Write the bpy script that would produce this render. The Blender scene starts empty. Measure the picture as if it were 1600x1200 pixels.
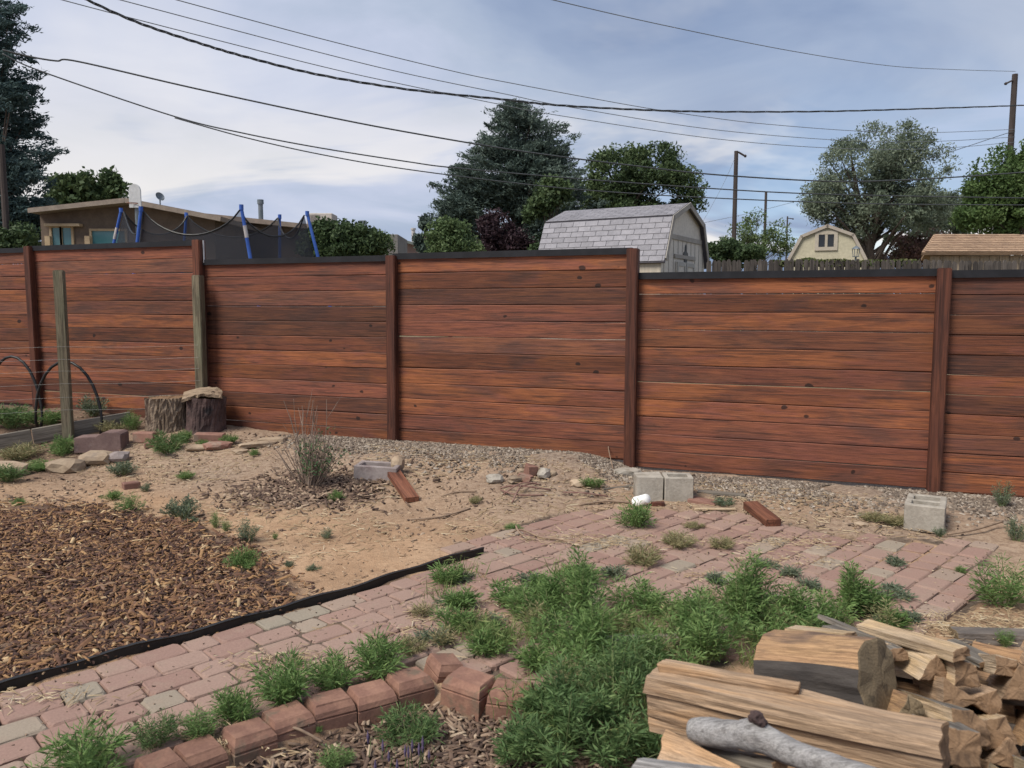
import bpy, bmesh, math, random
import numpy as np
from mathutils import Vector, Matrix, noise as mnoise

R = math.radians
rnd = random.Random(7)
npr = np.random.default_rng(11)
scene = bpy.context.scene
col = scene.collection

# ------------------------------------------------------------------ camera
F_PX, HOR, CAM_H = 1250.0, 475.0, 1.42
PITCH = math.atan((600 - HOR) / F_PX)
cam_d = bpy.data.cameras.new('camera')
cam = bpy.data.objects.new('camera', cam_d)
col.objects.link(cam)
cam.location = (0, 0, CAM_H)
cam.rotation_euler = (R(90) - PITCH, 0, 0)
cam_d.sensor_width = 36
cam_d.lens = 36 * F_PX / 1600
cam_d.clip_start = 0.05
cam_d.clip_end = 4000
cam_d.dof.use_dof = True
cam_d.dof.focus_distance = 6.5
cam_d.dof.aperture_fstop = 7.0
scene.camera = cam

# ------------------------------------------------------------------ sky
SUN_EL, SUN_AZ = 52, 232          # azimuth clockwise from +Y
world = bpy.data.worlds.new('World')
scene.world = world
world.use_nodes = True
wt = world.node_tree
wt.nodes.clear()


class NT:
    """small helper for node trees"""
    def __init__(s, tree):
        s.t = tree

    def n(s, typ, ins=None, **props):
        nd = s.t.nodes.new(typ)
        for k, v in props.items():
            setattr(nd, k, v)
        for k, v in (ins or {}).items():
            sock = nd.inputs[k]
            if isinstance(v, bpy.types.NodeSocket):
                s.t.links.new(v, sock)
            else:
                sock.default_value = v
        return nd

    def math(s, op, a, b=0.0, clamp=False):
        return s.n('ShaderNodeMath', {0: a, 1: b}, operation=op, use_clamp=clamp).outputs[0]

    def vmul(s, v, sc):
        return s.n('ShaderNodeVectorMath', {0: v, 1: sc}, operation='MULTIPLY').outputs[0]

    def vadd(s, v, sc):
        return s.n('ShaderNodeVectorMath', {0: v, 1: sc}, operation='ADD').outputs[0]

    def noise(s, v, scale=1.0, detail=3.0, rough=0.55, dist=0.0):
        return s.n('ShaderNodeTexNoise', {'Vector': v, 'Scale': scale, 'Detail': detail,
                                         'Roughness': rough, 'Distortion': dist}).outputs['Fac']

    def ramp(s, f, stops, interp='LINEAR'):
        nd = s.n('ShaderNodeValToRGB', {'Fac': f})
        e = nd.color_ramp.elements
        nd.color_ramp.interpolation = interp
        while len(e) < len(stops):
            e.new(0.5)
        for el, (p, c) in zip(e, stops):
            el.position = p
            el.color = (*c, 1) if len(c) == 3 else c
        return nd.outputs['Color']

    def mix(s, f, a, b, blend='MIX'):
        nd = s.n('ShaderNodeMix', data_type='RGBA', blend_type=blend)
        for sock, v in ((nd.inputs[0], f), (nd.inputs[6], a), (nd.inputs[7], b)):
            if isinstance(v, bpy.types.NodeSocket):
                s.t.links.new(v, sock)
            elif isinstance(v, (tuple, list)):
                sock.default_value = (*v, 1) if len(v) == 3 else v
            else:
                sock.default_value = v
        return nd.outputs[2]

    def step(s, v, lo, hi):
        return s.n('ShaderNodeMapRange', {0: v, 1: lo, 2: hi, 3: 0.0, 4: 1.0},
                   interpolation_type='SMOOTHSTEP').outputs[0]


def lin(r, g, b):
    f = lambda c: (c / 255 / 12.92) if c / 255 <= .04045 else ((c / 255 + .055) / 1.055) ** 2.4
    return (f(r), f(g), f(b))


W = NT(wt)
SKO = (0.2, 15.1, 7.57, 16.8, 8.9, 18.7)
tc = W.n('ShaderNodeTexCoord').outputs['Generated']
sep = W.n('ShaderNodeSeparateXYZ', {0: tc})
dz = W.math('MAXIMUM', sep.outputs[2], 0.0)
den = W.math('ADD', dz, 0.16)
px_ = W.math('DIVIDE', sep.outputs[0], den)
py_ = W.math('DIVIDE', sep.outputs[1], den)
pv = W.n('ShaderNodeCombineXYZ', {0: px_, 1: py_, 2: 3.7}).outputs[0]
n1 = W.noise(W.vadd(pv, (SKO[0], SKO[1], 0)), 0.42, 3, 0.5, 0.3)
n2 = W.noise(W.vadd(pv, (5.1, 9.2, 0)), 1.3, 5, 0.55, 0.5)
nn = W.math('ADD', W.math('MULTIPLY', n1, 0.68), W.math('MULTIPLY', n2, 0.32))
cloud = W.ramp(nn, [(0.37, lin(104, 118, 143)), (0.44, lin(121, 133, 154)), (0.50, lin(135, 145, 162)), (0.55, lin(147, 154, 171)), (0.63, lin(162, 166, 178))])
low = W.step(dz, 0.30, 0.06)
n3 = W.noise(W.vadd(pv, (SKO[2], SKO[3], 4.0)), 0.75, 5, 0.6, 0.6)
bright = W.math('MULTIPLY', W.step(n3, 0.46, 0.60), W.math('ADD', W.math('MULTIPLY', low, 0.80), 0.12))
cloud = W.mix(bright, cloud, lin(190, 186, 182))
n4 = W.noise(W.vadd(pv, (SKO[4], SKO[5], 8.0)), 0.9, 4, 0.5, 0.4)
gap = W.math('MULTIPLY', W.step(n4, 0.50, 0.64), W.math('ADD', W.math('MULTIPLY', low, 0.45), 0.12))
sky = W.n('ShaderNodeTexSky', sky_type='NISHITA', sun_disc=False, sun_elevation=R(SUN_EL),
          sun_rotation=R(SUN_AZ), altitude=1500.0, air_density=1.0, dust_density=1.0, ozone_density=1.0)
bg_sky = W.n('ShaderNodeBackground', {'Color': sky.outputs[0], 'Strength': 0.075})
bg_cl = W.n('ShaderNodeBackground', {'Color': cloud, 'Strength': 1.0})
wmix = W.n('ShaderNodeMixShader', {0: gap, 1: bg_cl.outputs[0], 2: bg_sky.outputs[0]})
W.n('ShaderNodeOutputWorld', {'Surface': wmix.outputs[0]})

# ------------------------------------------------------------------ sun behind thin cloud
sun_d = bpy.data.lights.new('sun', 'SUN')
sun_d.energy = 2.4
sun_d.angle = R(26)
sun_d.color = (1.0, 0.93, 0.83)
sun = bpy.data.objects.new('sun', sun_d)
col.objects.link(sun)
_sd = Vector((math.sin(R(SUN_AZ)) * math.cos(R(SUN_EL)), math.cos(R(SUN_AZ)) * math.cos(R(SUN_EL)), math.sin(R(SUN_EL))))
sun.rotation_euler = (-_sd).to_track_quat('-Z', 'Y').to_euler()

scene.view_settings.view_transform = 'Standard'
scene.view_settings.look = 'None'
scene.view_settings.exposure = 0.92
scene.view_settings.gamma = 1.0
scene.view_settings.use_curve_mapping = False
scene.render.engine = 'CYCLES'
scene.cycles.max_bounces = 6
scene.cycles.transparent_max_bounces = 10
scene.cycles.use_denoising = True

# ------------------------------------------------------------------ measuring helpers (photo survey -> world metres)
SP, CP = math.sin(PITCH), math.cos(PITCH)


def ray(px, py):
    u, v = (px - 800) / F_PX, (600 - py) / F_PX
    return Vector((u, CP + v * SP, -SP + v * CP))


def at(px, py, depth):
    d = ray(px, py)
    return Vector((0, 0, CAM_H)) + d * (depth / d.y)


def on_z(px, py, z=0.0):
    d = ray(px, py)
    return Vector((0, 0, CAM_H)) + d * ((z - CAM_H) / d.z)


# fence line: through (0, FY), direction FD
FY = 6.87
FD = Vector((1, -0.375, 0)).normalized()
FN = Vector((FD.y, -FD.x, 0))          # towards the camera
FROT = math.atan2(FD.y, FD.x)


def fence_pt(t, off=0.0, z=0.0):
    return Vector((0, FY, 0)) + FD * t + FN * off + Vector((0, 0, z))


def sst(a, b, x):
    x = np.clip((np.asarray(x, float) - a) / (b - a), 0, 1)
    return x * x * (3 - 2 * x)


# planting bed corner line (edging blocks)
EA, EB, EC = on_z(190, 1215, .05), on_z(655, 1050, .05), on_z(870, 1092, .05)


def bed_mask(x, y):
    """1 inside the sunken planting bed in front of the edging blocks"""
    def side(p, q):
        d = (q - p).to_2d().normalized()
        return (x - p.x) * d.y - (y - p.y) * d.x      # >0 right of p->q
    a, b = side(EA, EB), side(EB, EC)
    s = np.minimum(a, b)
    return sst(0.0, 0.07, s)


def gz(x, y):
    x = np.asarray(x, float)
    y = np.asarray(y, float)
    t = x * FD.x + (y - FY) * FD.y
    df = x * FN.x + (y - FY) * FN.y
    hf = .065 + .11 * sst(1.25, .6, t) + .05 * sst(-2.2, -3.6, t) + .05 * sst(-3.6, -5.5, t)
    h = hf * sst(1.7, .15, df)
    back = .22 + .25 * sst(0, 9, -df)
    h = np.where(df < 0, hf + (back - hf) * sst(0.05, 1.2, -df), h)
    h = h + .012 * np.sin(x * 2.1 + 1.3) * np.sin(y * 1.7 + .4) * sst(0, .8, np.abs(df))
    h = h - .055 * bed_mask(x, y)
    return h


def gzf(x, y):
    return float(gz(x, y))


def gnd(px, py, dz=0.0):
    """point on the terrain seen at that place of the photograph"""
    z = 0.0
    for _ in range(12):
        p = on_z(px, py, z)
        z = z * .4 + .6 * gzf(p.x, p.y)
    return Vector((p.x, p.y, gzf(p.x, p.y) + dz))


# ------------------------------------------------------------------ mesh helpers
class MB:
    def __init__(s):
        s.V, s.F, s.MI, s.n = [], [], [], 0

    def add(s, V, F, mi=0):
        V = np.asarray(V, float)
        s.V.append(V)
        for f in F:
            s.F.append(tuple(i + s.n for i in f))
        s.MI += [mi] * len(F)
        s.n += len(V)
        return s

    def box(s, c, size, rot=None, mi=0, bev=0.0, jit=0.0, seed=0):
        V, F = cbox(size, bev, jit, seed)
        if rot is not None:
            V = V @ np.array(rot).T
        return s.add(V + np.array(c), F, mi)

    def tube(s, pts, rad, n=6, mi=0, cap=True):
        V, F = tube(pts, rad, n, cap)
        return s.add(V, F, mi)

    def build(s, name, mats, parent=None, smooth=False):
        V = np.concatenate(s.V) if s.V else np.zeros((0, 3))
        me = bpy.data.meshes.new(name)
        me.from_pydata(V.tolist(), [], s.F)
        if not isinstance(mats, (list, tuple)):
            mats = [mats]
        for m in mats:
            me.materials.append(m)
        if len(mats) > 1:
            me.polygons.foreach_set('material_index', s.MI)
        if smooth:
            me.polygons.foreach_set('use_smooth', [True] * len(me.polygons))
        me.update()
        return link(name, me, parent)


def link(name, me, parent=None):
    o = bpy.data.objects.new(name, me)
    col.objects.link(o)
    if parent is not None:
        o.parent = parent
    return o


def quads_mesh(name, V, nper, faces, mat, parent=None, smooth=False):
    """V (N*nper,3): N copies of a small piece with the same face list (all quads)"""
    N = len(V) // nper
    Fa = np.asarray(faces, np.int32)
    allF = (Fa[None] + (np.arange(N, dtype=np.int32) * nper)[:, None, None]).reshape(-1)
    k = Fa.shape[1]
    nf = len(allF) // k
    me = bpy.data.meshes.new(name)
    me.vertices.add(len(V))
    me.vertices.foreach_set('co', np.ascontiguousarray(V, np.float32).ravel())
    me.loops.add(len(allF))
    me.loops.foreach_set('vertex_index', allF)
    me.polygons.add(nf)
    me.polygons.foreach_set('loop_start', np.arange(nf, dtype=np.int32) * k)
    if smooth:
        me.polygons.foreach_set('use_smooth', np.ones(nf, bool))
    me.materials.append(mat)
    me.update(calc_edges=True)
    return link(name, me, parent) if name else me


_cb = {}


def cbox(size, bev=0.0, jit=0.0, seed=0):
    key = (tuple(round(v, 4) for v in size), bev)
    if key not in _cb:
        bm = bmesh.new()
        bmesh.ops.create_cube(bm, size=1)
        for v in bm.verts:
            v.co = Vector((v.co.x * size[0], v.co.y * size[1], v.co.z * size[2]))
        if bev > 0:
            bmesh.ops.bevel(bm, geom=bm.edges[:], offset=bev, segments=1, affect='EDGES')
        bm.verts.index_update()
        _cb[key] = (np.array([v.co[:] for v in bm.verts]), [tuple(v.index for v in f.verts) for f in bm.faces])
        bm.free()
    V, F = _cb[key]
    V = V.copy()
    if jit:
        V += np.random.default_rng(seed).normal(0, jit, V.shape)
    return V, F


def tube(pts, rad, n=6, cap=True):
    P = [Vector(p) for p in pts]
    if not hasattr(rad, '__len__'):
        rad = [rad] * len(P)
    V, F = [], []
    up = Vector((0, 0, 1))
    for i, p in enumerate(P):
        d = (P[min(i + 1, len(P) - 1)] - P[max(i - 1, 0)])
        d.normalize()
        a = up.cross(d)
        if a.length < .05:
            a = Vector((1, 0, 0)).cross(d)
        a.normalize()
        b = d.cross(a)
        for k in range(n):
            q = 2 * math.pi * k / n
            V.append(p + (a * math.cos(q) + b * math.sin(q)) * rad[i])
    for i in range(len(P) - 1):
        for k in range(n):
            F.append((i * n + k, i * n + (k + 1) % n, (i + 1) * n + (k + 1) % n, (i + 1) * n + k))
    if cap:
        F.append(tuple(range(n))[::-1])
        F.append(tuple((len(P) - 1) * n + k for k in range(n)))
    return np.array([v[:] for v in V]), F


def smooth_path(P, k=6):
    P = [Vector(p) for p in P]
    out = []
    for i in range(len(P) - 1):
        p0, p1, p2, p3 = P[max(i - 1, 0)], P[i], P[i + 1], P[min(i + 2, len(P) - 1)]
        for j in range(k):
            t = j / k
            out.append(.5 * ((2 * p1) + (p2 - p0) * t + (2 * p0 - 5 * p1 + 4 * p2 - p3) * t * t + (3 * p1 - p0 - 3 * p2 + p3) * t ** 3))
    out.append(P[-1])
    return out


def tag(o, label=None, cat=None, group=None, kind=None):
    for k, v in (('label', label), ('category', cat), ('group', group), ('kind', kind)):
        if v:
            o[k] = v
    return o


def empty(name, loc=(0, 0, 0), rz=0.0):
    o = bpy.data.objects.new(name, None)
    o.empty_display_size = .1
    o.location = loc
    o.rotation_euler = (0, 0, rz)
    col.objects.link(o)
    return o


def rotz(a):
    return np.array(Matrix.Rotation(a, 3, 'Z'))


def xform(V, loc=(0, 0, 0), rz=0.0, s=1.0):
    return (np.asarray(V) * s) @ rotz(rz).T + np.array(loc)


# ------------------------------------------------------------------ materials
MATS = {}


def new_mat(name):
    m = bpy.data.materials.new(name)
    m.use_nodes = True
    m.node_tree.nodes.clear()
    MATS[name] = m
    return m, NT(m.node_tree)


def finish(T, color, rough=.8, bump=None, bstr=.3, bdist=.01, spec=.3, metal=0.0, trans=0.0, alpha=None):
    ins = {'Base Color': color if isinstance(color, bpy.types.NodeSocket) else (*color, 1),
           'Roughness': rough, 'Specular IOR Level': spec, 'Metallic': metal}
    if bump is not None:
        b = T.n('ShaderNodeBump', {'Height': bump, 'Strength': bstr, 'Distance': bdist})
        ins['Normal'] = b.outputs[0]
    p = T.n('ShaderNodeBsdfPrincipled', ins)
    sh = p.outputs[0]
    if trans:
        tr = T.n('ShaderNodeBsdfTranslucent', {'Color': ins['Base Color']})
        sh = T.n('ShaderNodeMixShader', {0: trans, 1: sh, 2: tr.outputs[0]}).outputs[0]
    if alpha is not None:
        tp = T.n('ShaderNodeBsdfTransparent')
        sh = T.n('ShaderNodeMixShader', {0: alpha, 1: tp.outputs[0], 2: sh}).outputs[0]
    T.n('ShaderNodeOutputMaterial', {'Surface': sh})


def obj_coord(T, spread=40.0):
    c = T.n('ShaderNodeTexCoord').outputs['Object']
    r = T.n('ShaderNodeObjectInfo').outputs['Random']
    off = T.n('ShaderNodeCombineXYZ', {0: T.math('MULTIPLY', r, spread), 1: T.math('MULTIPLY', r, spread * .37), 2: T.math('MULTIPLY', r, spread * .71)})
    return T.vadd(c, off.outputs[0]), r


def wood_mat(name, base, alt, dark, grain=(1.6, 34, 34), patch=(1.1, 5, 5), var=.5, knots=0.0, rough=.75, bstr=.25,
             patch_amt=.7, dark_amt=.7, spec=.3, tint=None, gdark=.62):
    m, T = new_mat(name)
    v, r = obj_coord(T)
    g = T.noise(T.vmul(v, grain), 1.0, 4, .6, .8)
    g2 = T.noise(T.vmul(v, tuple(a * (3.2 if a > 10 else 2.2) for a in grain)), 1.0, 3, .65, 1.0)
    p1 = T.noise(T.vmul(v, patch), 1.0, 3, .55, .4)
    p2 = T.noise(T.vadd(T.vmul(v, tuple(a * .8 for a in patch)), (13.1, 4.2, 9.9)), 1.0, 4, .6, .6)
    c = T.mix(T.math('MULTIPLY', T.step(p1, .42, .62), patch_amt), base, alt)
    if tint:
        p3 = T.noise(T.vadd(T.vmul(v, (1.9, 9, 9)), (3.1, 14.2, 2.9)), 1.0, 3, .6, .5)
        c = T.mix(T.math('MULTIPLY', T.step(p3, .50, .64), .6), c, tint)
        rb = T.math('FRACT', T.math('MULTIPLY', r, 3.77))
        c = T.mix(T.math('MULTIPLY', T.step(rb, .62, .80), .55), c, tint)
        c = T.mix(T.math('MULTIPLY', T.step(rb, .32, .16), .48), c, dark)
    c = T.mix(T.math('MULTIPLY', T.step(p2, .50, .68), dark_amt), c, dark)
    c = T.mix(T.math('MULTIPLY', T.step(g, .50, .64), gdark), c, tuple(a * .5 for a in dark))
    c = T.mix(T.math('MULTIPLY', T.step(g, .46, .34), .22), c, tuple(min(1, a * 1.35) for a in alt))
    k2 = T.math('ADD', T.math('MULTIPLY', T.step(g2, .36, .62), .5), .72)
    c = T.mix(1.0, c, T.n('ShaderNodeCombineColor', {0: k2, 1: k2, 2: k2}).outputs[0], 'MULTIPLY')
    if knots:
        kv = T.vadd(T.vmul(v, (6.5, 1.0, 8.5)), T.vmul(T.n('ShaderNodeTexNoise', {'Vector': v, 'Scale': 26.0, 'Detail': 2.0}).outputs['Color'], (.16, .0, .16)))
        vo = T.n('ShaderNodeTexVoronoi', {'Vector': kv, 'Scale': 1.0, 'Randomness': 1.0})
        cr_ = T.n('ShaderNodeSeparateColor', {0: vo.outputs['Color']})
        rad = T.math('MULTIPLY', T.math('MAXIMUM', T.math('SUBTRACT', cr_.outputs[0], .76), 0.0), .75)
        kn = T.step(T.math('SUBTRACT', vo.outputs['Distance'], T.math('ADD', rad, .02)), .03, -.02)
        kn = T.math('MULTIPLY', kn, T.step(cr_.outputs[0], .75, .78))
        c = T.mix(T.math('MULTIPLY', kn, knots), c, (.022, .011, .009))
    # board to board difference
    hv = T.math('ADD', T.math('MULTIPLY', T.math('FRACT', T.math('MULTIPLY', r, 7.13)), var), 1 - var * .55)
    c = T.mix(1.0, c, T.n('ShaderNodeCombineColor', {0: hv, 1: hv, 2: hv}).outputs[0], 'MULTIPLY')
    finish(T, c, rough, T.math('ADD', g, g2), bstr * 1.3, .004, spec)
    return m


def plain_mat(name, a, b, scale=8.0, rough=.8, bstr=.2, bdist=.004, detail=5, spec=.3, metal=0.0, third=None, stretch=(1, 1, 1), fine=6.0, var=0.0):
    m, T = new_mat(name)
    v, r = obj_coord(T)
    v = T.vmul(v, stretch)
    n = T.noise(v, scale, detail, .6, .2)
    f = T.noise(v, scale * fine, 3, .6)
    c = T.mix(T.step(n, .38, .64), a, b)
    if third:
        n3 = T.noise(T.vadd(v, (9.1, 3.3, 5.7)), scale * .6, 4, .6)
        c = T.mix(T.step(n3, .54, .68), c, third)
    k = T.math('ADD', T.math('MULTIPLY', f, .5), .75)
    c = T.mix(1.0, c, T.n('ShaderNodeCombineColor', {0: k, 1: k, 2: k}).outputs[0], 'MULTIPLY')
    if var:
        hv = T.math('ADD', T.math('MULTIPLY', T.math('FRACT', T.math('MULTIPLY', r, 7.13)), var), 1 - var * .5)
        c = T.mix(1.0, c, T.n('ShaderNodeCombineColor', {0: hv, 1: hv, 2: hv}).outputs[0], 'MULTIPLY')
    finish(T, c, rough, f, bstr, bdist, spec, metal)
    return m


def pieces_mat(name, stops, rough=.85, grain=None):
    """each loose piece of a heap gets its own colour"""
    m, T = new_mat(name)
    r = T.n('ShaderNodeNewGeometry').outputs['Random Per Island']
    c = T.ramp(r, stops)
    if grain:
        v = T.n('ShaderNodeTexCoord').outputs['Object']
        g = T.noise(v, grain, 3)
        k = T.math('ADD', T.math('MULTIPLY', g, .8), .6)
        c = T.mix(1.0, c, T.n('ShaderNodeCombineColor', {0: k, 1: k, 2: k}).outputs[0], 'MULTIPLY')
    finish(T, c, rough, spec=.25)
    return m


def leaf_mat(name, cols, trans=.25, rough=.6, patch=.6):
    m, T = new_mat(name)
    r = T.n('ShaderNodeNewGeometry').outputs['Random Per Island']
    v = T.n('ShaderNodeTexCoord').outputs['Object']
    n = T.noise(v, patch, 2)
    f = T.math('ADD', T.math('MULTIPLY', r, .6), T.math('MULTIPLY', T.step(n, .35, .65), .4))
    k = len(cols)
    c = T.ramp(f, [(i / (k - 1), cc) for i, cc in enumerate(cols)])
    finish(T, c, rough, spec=.2, trans=trans)
    return m


M_board = wood_mat('stained_board', (.160, .055, .028), (.255, .090, .034), (.074, .039, .032), grain=(2.0, 60, 60), patch=(1.7, 5, 5),
                   var=.66, knots=.9, rough=.62, bstr=.22, dark_amt=.6, tint=(.172, .060, .042))
M_post = wood_mat('stained_post', (.085, .030, .019), (.115, .040, .022), (.050, .021, .016), grain=(30, 30, 1.3), patch=(6, 6, 1.5), var=.3, rough=.65)
M_plank = wood_mat('stained_offcut', (.165, .062, .036), (.20, .085, .05), (.09, .036, .024), var=.15, rough=.7)
M_oldpost = wood_mat('weathered_post', (.185, .155, .105), (.14, .14, .09), (.11, .088, .06), grain=(40, 40, 2.0), patch=(8, 8, 1.6), var=.15)
M_greywood = wood_mat('grey_timber', (.165, .145, .12), (.21, .185, .15), (.095, .08, .068), var=.25)
M_cap = plain_mat('dark_metal_trim', (.012, .013, .016), (.018, .019, .023), 6, .55, .05, spec=.25)
M_paver = None
M_block = plain_mat('concrete_block', (.29, .262, .222), (.36, .328, .28), 9, .95, .7, .004, third=(.20, .175, .14))
M_greyblock = plain_mat('grey_cast_block', (.24, .20, .19), (.30, .26, .25), 7, .92, .5, .003, third=(.18, .14, .14))
M_redblock = plain_mat('red_edging_block', (.185, .098, .072), (.245, .135, .095), 14, .95, .6, .003, third=(.14, .10, .072), var=.4)
M_purpleblock = plain_mat('plum_wall_block', (.145, .095, .088), (.19, .128, .115), 9, .9, .5, .003, third=(.25, .20, .19))
M_stone = plain_mat('field_stone', (.27, .20, .14), (.35, .27, .19), 6, .9, .5, .006, third=(.20, .16, .13), var=.4)
M_brickred = plain_mat('red_brick', (.21, .11, .085), (.26, .145, .11), 9, .9, .5, .003, third=(.24, .18, .14), var=.3)
M_rubber = plain_mat('black_plastic', (.010, .010, .011), (.016, .016, .016), 9, .5, .15, spec=.4)
M_white = plain_mat('white_plastic', (.74, .74, .72), (.80, .80, .78), 5, .45, .05)
M_bark = plain_mat('bark', (.16, .12, .085), (.26, .20, .15), 14, .95, .8, .012, third=(.075, .05, .04), stretch=(1, 1, .25))
M_charbark = plain_mat('charred_bark', (.055, .036, .034), (.10, .065, .06), 8, .95, .7, .01, third=(.022, .02, .022))


def end_mat(name, a, b, dark):
    m, T = new_mat(name)
    v = T.n('ShaderNodeTexCoord').outputs['Object']
    w = T.n('ShaderNodeTexNoise', {'Vector': v, 'Scale': 30.0, 'Detail': 3.0}).outputs['Color']
    sp = T.n('ShaderNodeSeparateXYZ', {0: T.vadd(v, T.vmul(w, (.045, .045, .045)))})
    d = T.math('SQRT', T.math('ADD', T.math('POWER', T.math('ADD', sp.outputs[1], .03), 2.0), T.math('POWER', T.math('ADD', sp.outputs[2], .05), 2.0)))
    ring = T.math('FRACT', T.math('MULTIPLY', d, 110.0))
    c = T.mix(T.math('MULTIPLY', T.step(ring, .2, .9), .45), a, b)
    n_ = T.noise(v, 24.0, 5, .65)
    c = T.mix(T.math('MULTIPLY', T.step(n_, .50, .68), .8), c, dark)
    f = T.noise(v, 150.0, 3, .6)
    finish(T, c, .92, f, .5, .004, spec=.15)
    return m


M_endgrain = end_mat('log_end', (.215, .138, .083), (.15, .094, .057), (.085, .056, .038))
M_split = wood_mat('split_wood', (.375, .262, .172), (.42, .255, .135), (.265, .18, .118), grain=(4.0, 100, 100), patch=(3.5, 16, 16), var=.22, rough=.85, bstr=.5, dark_amt=.55, gdark=.38)
M_paledsplit = wood_mat('pale_split_wood', (.47, .36, .245), (.48, .335, .18), (.34, .245, .16), grain=(4.0, 100, 100), patch=(3.5, 16, 16), var=.2, rough=.85, bstr=.5, gdark=.38)
M_weather = wood_mat('weathered_log', (.33, .20, .11), (.42, .265, .14), (.11, .075, .062), grain=(4.0, 100, 100), patch=(3.5, 16, 16), var=.1, rough=.85, bstr=.6, dark_amt=.8, gdark=.38)
M_logbark = plain_mat('grey_log_bark', (.105, .09, .08), (.16, .135, .115), 16, .95, .8, .008, third=(.06, .05, .045), stretch=(.4, 1, 1))
M_silver = wood_mat('silver_limb', (.245, .235, .23), (.275, .265, .255), (.20, .185, .175), grain=(7.0, 90, 90), patch=(5, 40, 40), var=.05, rough=.8, bstr=.4)
M_darkend = end_mat('dark_log_end', (.185, .142, .09), (.095, .072, .046), (.05, .04, .03))
M_twig = plain_mat('dry_twig', (.20, .14, .10), (.28, .20, .14), 20, .9, .2, .002)
M_vine = plain_mat('dry_vine', (.17, .09, .075), (.24, .15, .12), 20, .9, .2, .002)
# ------------------------------------------------------------------ polygons of the yard's surfaces
def poly(pxs):
    return np.array([gnd(*p).to_2d()[:] for p in pxs])


def inside(P, x, y):
    x = np.asarray(x, float)
    y = np.asarray(y, float)
    r = np.zeros(x.shape, bool)
    j = len(P) - 1
    for i in range(len(P)):
        xi, yi, xj, yj = P[i][0], P[i][1], P[j][0], P[j][1]
        c = ((yi > y) != (yj > y)) & (x < (xj - xi) * (y - yi) / (yj - yi + 1e-12) + xi)
        r ^= c
        j = i
    return r


EDGE0, EDGE1 = gnd(-260, 1166), gnd(757, 866)
U45 = (EDGE1 - EDGE0).to_2d().normalized()
PAVED = poly([(-260, 1172), (757, 868), (705, 858), (765, 834), (870, 803), (965, 796), (1160, 800), (1300, 836), (1420, 843),
              (1545, 850), (1545, 930), (1500, 965), (1410, 985), (1300, 1010), (1100, 1040), (860, 1075), (655, 1045), (190, 1210), (-40, 1330)])
MULCH = poly([(-320, 805), (-60, 795), (60, 792), (150, 797), (240, 810), (320, 826), (372, 850), (420, 885), (470, 925), (455, 955), (300, 997), (150, 1040), (0, 1083), (-300, 1175)])


def vnoise(x, y, s, o=0.0):
    return np.array([mnoise.noise((a * s + o, b * s + o * .7, o)) for a, b in zip(np.ravel(x), np.ravel(y))]).reshape(np.shape(x))


# ------------------------------------------------------------------ ground sheet
def axis(lo, hi, step, far_lo, far_hi):
    fine = np.arange(lo, hi + 1e-6, step)
    a, s = [], step
    p = hi
    while p < far_hi:
        s *= 1.35
        p += s
        a.append(p)
    b, s, p = [], step, lo
    while p > far_lo:
        s *= 1.35
        p -= s
        b.append(p)
    return np.array(b[::-1] + fine.tolist() + a)


gx = axis(-7.2, 5.6, .045, -900, 900)
gy = axis(1.0, 9.8, .045, -60, 1600)
GX, GY = np.meshgrid(gx, gy)
GZ = gz(GX, GY)
near = (GX > -7.3) & (GX < 5.7) & (GY > .9) & (GY < 9.9)
bump = np.zeros_like(GZ)
bn = vnoise(GX[near], GY[near], 2.6, 8.8) * .012 + vnoise(GX[near], GY[near], 7.0) * .013 + vnoise(GX[near], GY[near], 22.0, 3.3) * .005
bump[near] = bn
pav = inside(PAVED, GX, GY)
mul = inside(MULCH, GX, GY)
dirtn = np.zeros_like(GZ)
dirtn[near] = vnoise(GX[near], GY[near], 1.6, 5.5)
GZ = GZ + np.where(pav, bump * .22 - .013 + .020 * sst(.36, .52, dirtn), bump)
GZ = GZ + np.where(mul, .02, 0)
shrub_at = gnd(485, 768)
sr = np.hypot((GX - shrub_at.x) / 1.25, GY - shrub_at.y)
GZ = GZ + .03 * sst(.42, .05, sr)
nxg, nyg = len(gx), len(gy)
idx = np.arange(nxg * nyg).reshape(nyg, nxg)
Fq = np.stack([idx[:-1, :-1], idx[:-1, 1:], idx[1:, 1:], idx[1:, :-1]], -1).reshape(-1, 4)

TT = GX * FD.x + (GY - FY) * FD.y
DF = GX * FN.x + (GY - FY) * FN.y
gravel_w = .7 * sst(.95, .3, DF) * sst(-2.2, -1.2, TT) * (DF > -.5)
soil_w = np.maximum(bed_mask(GX, GY) * (DF > 0), sst(.55, .3, sr) * .8)
greyd = sst(2.3, 1.2, DF) * (DF > -.5) * .75 + .0
garden = sst(-3.3, -4.0, GX) * sst(6.1, 6.6, GY) * (DF > -.3)
zc = np.zeros((nxg * nyg, 4), np.float32)
zc[:, 0] = np.clip(np.maximum(gravel_w, greyd * .7) + dirtn * .25, 0, 1).ravel()
zc[:, 1] = np.clip(np.maximum(np.maximum(soil_w, np.where(mul, .9, 0)), garden * .8), 0, 1).ravel()
zc[:, 2] = np.where(pav, 1, 0).ravel()
zc[:, 3] = np.where(DF < -.5, 1, 0).ravel()

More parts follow.
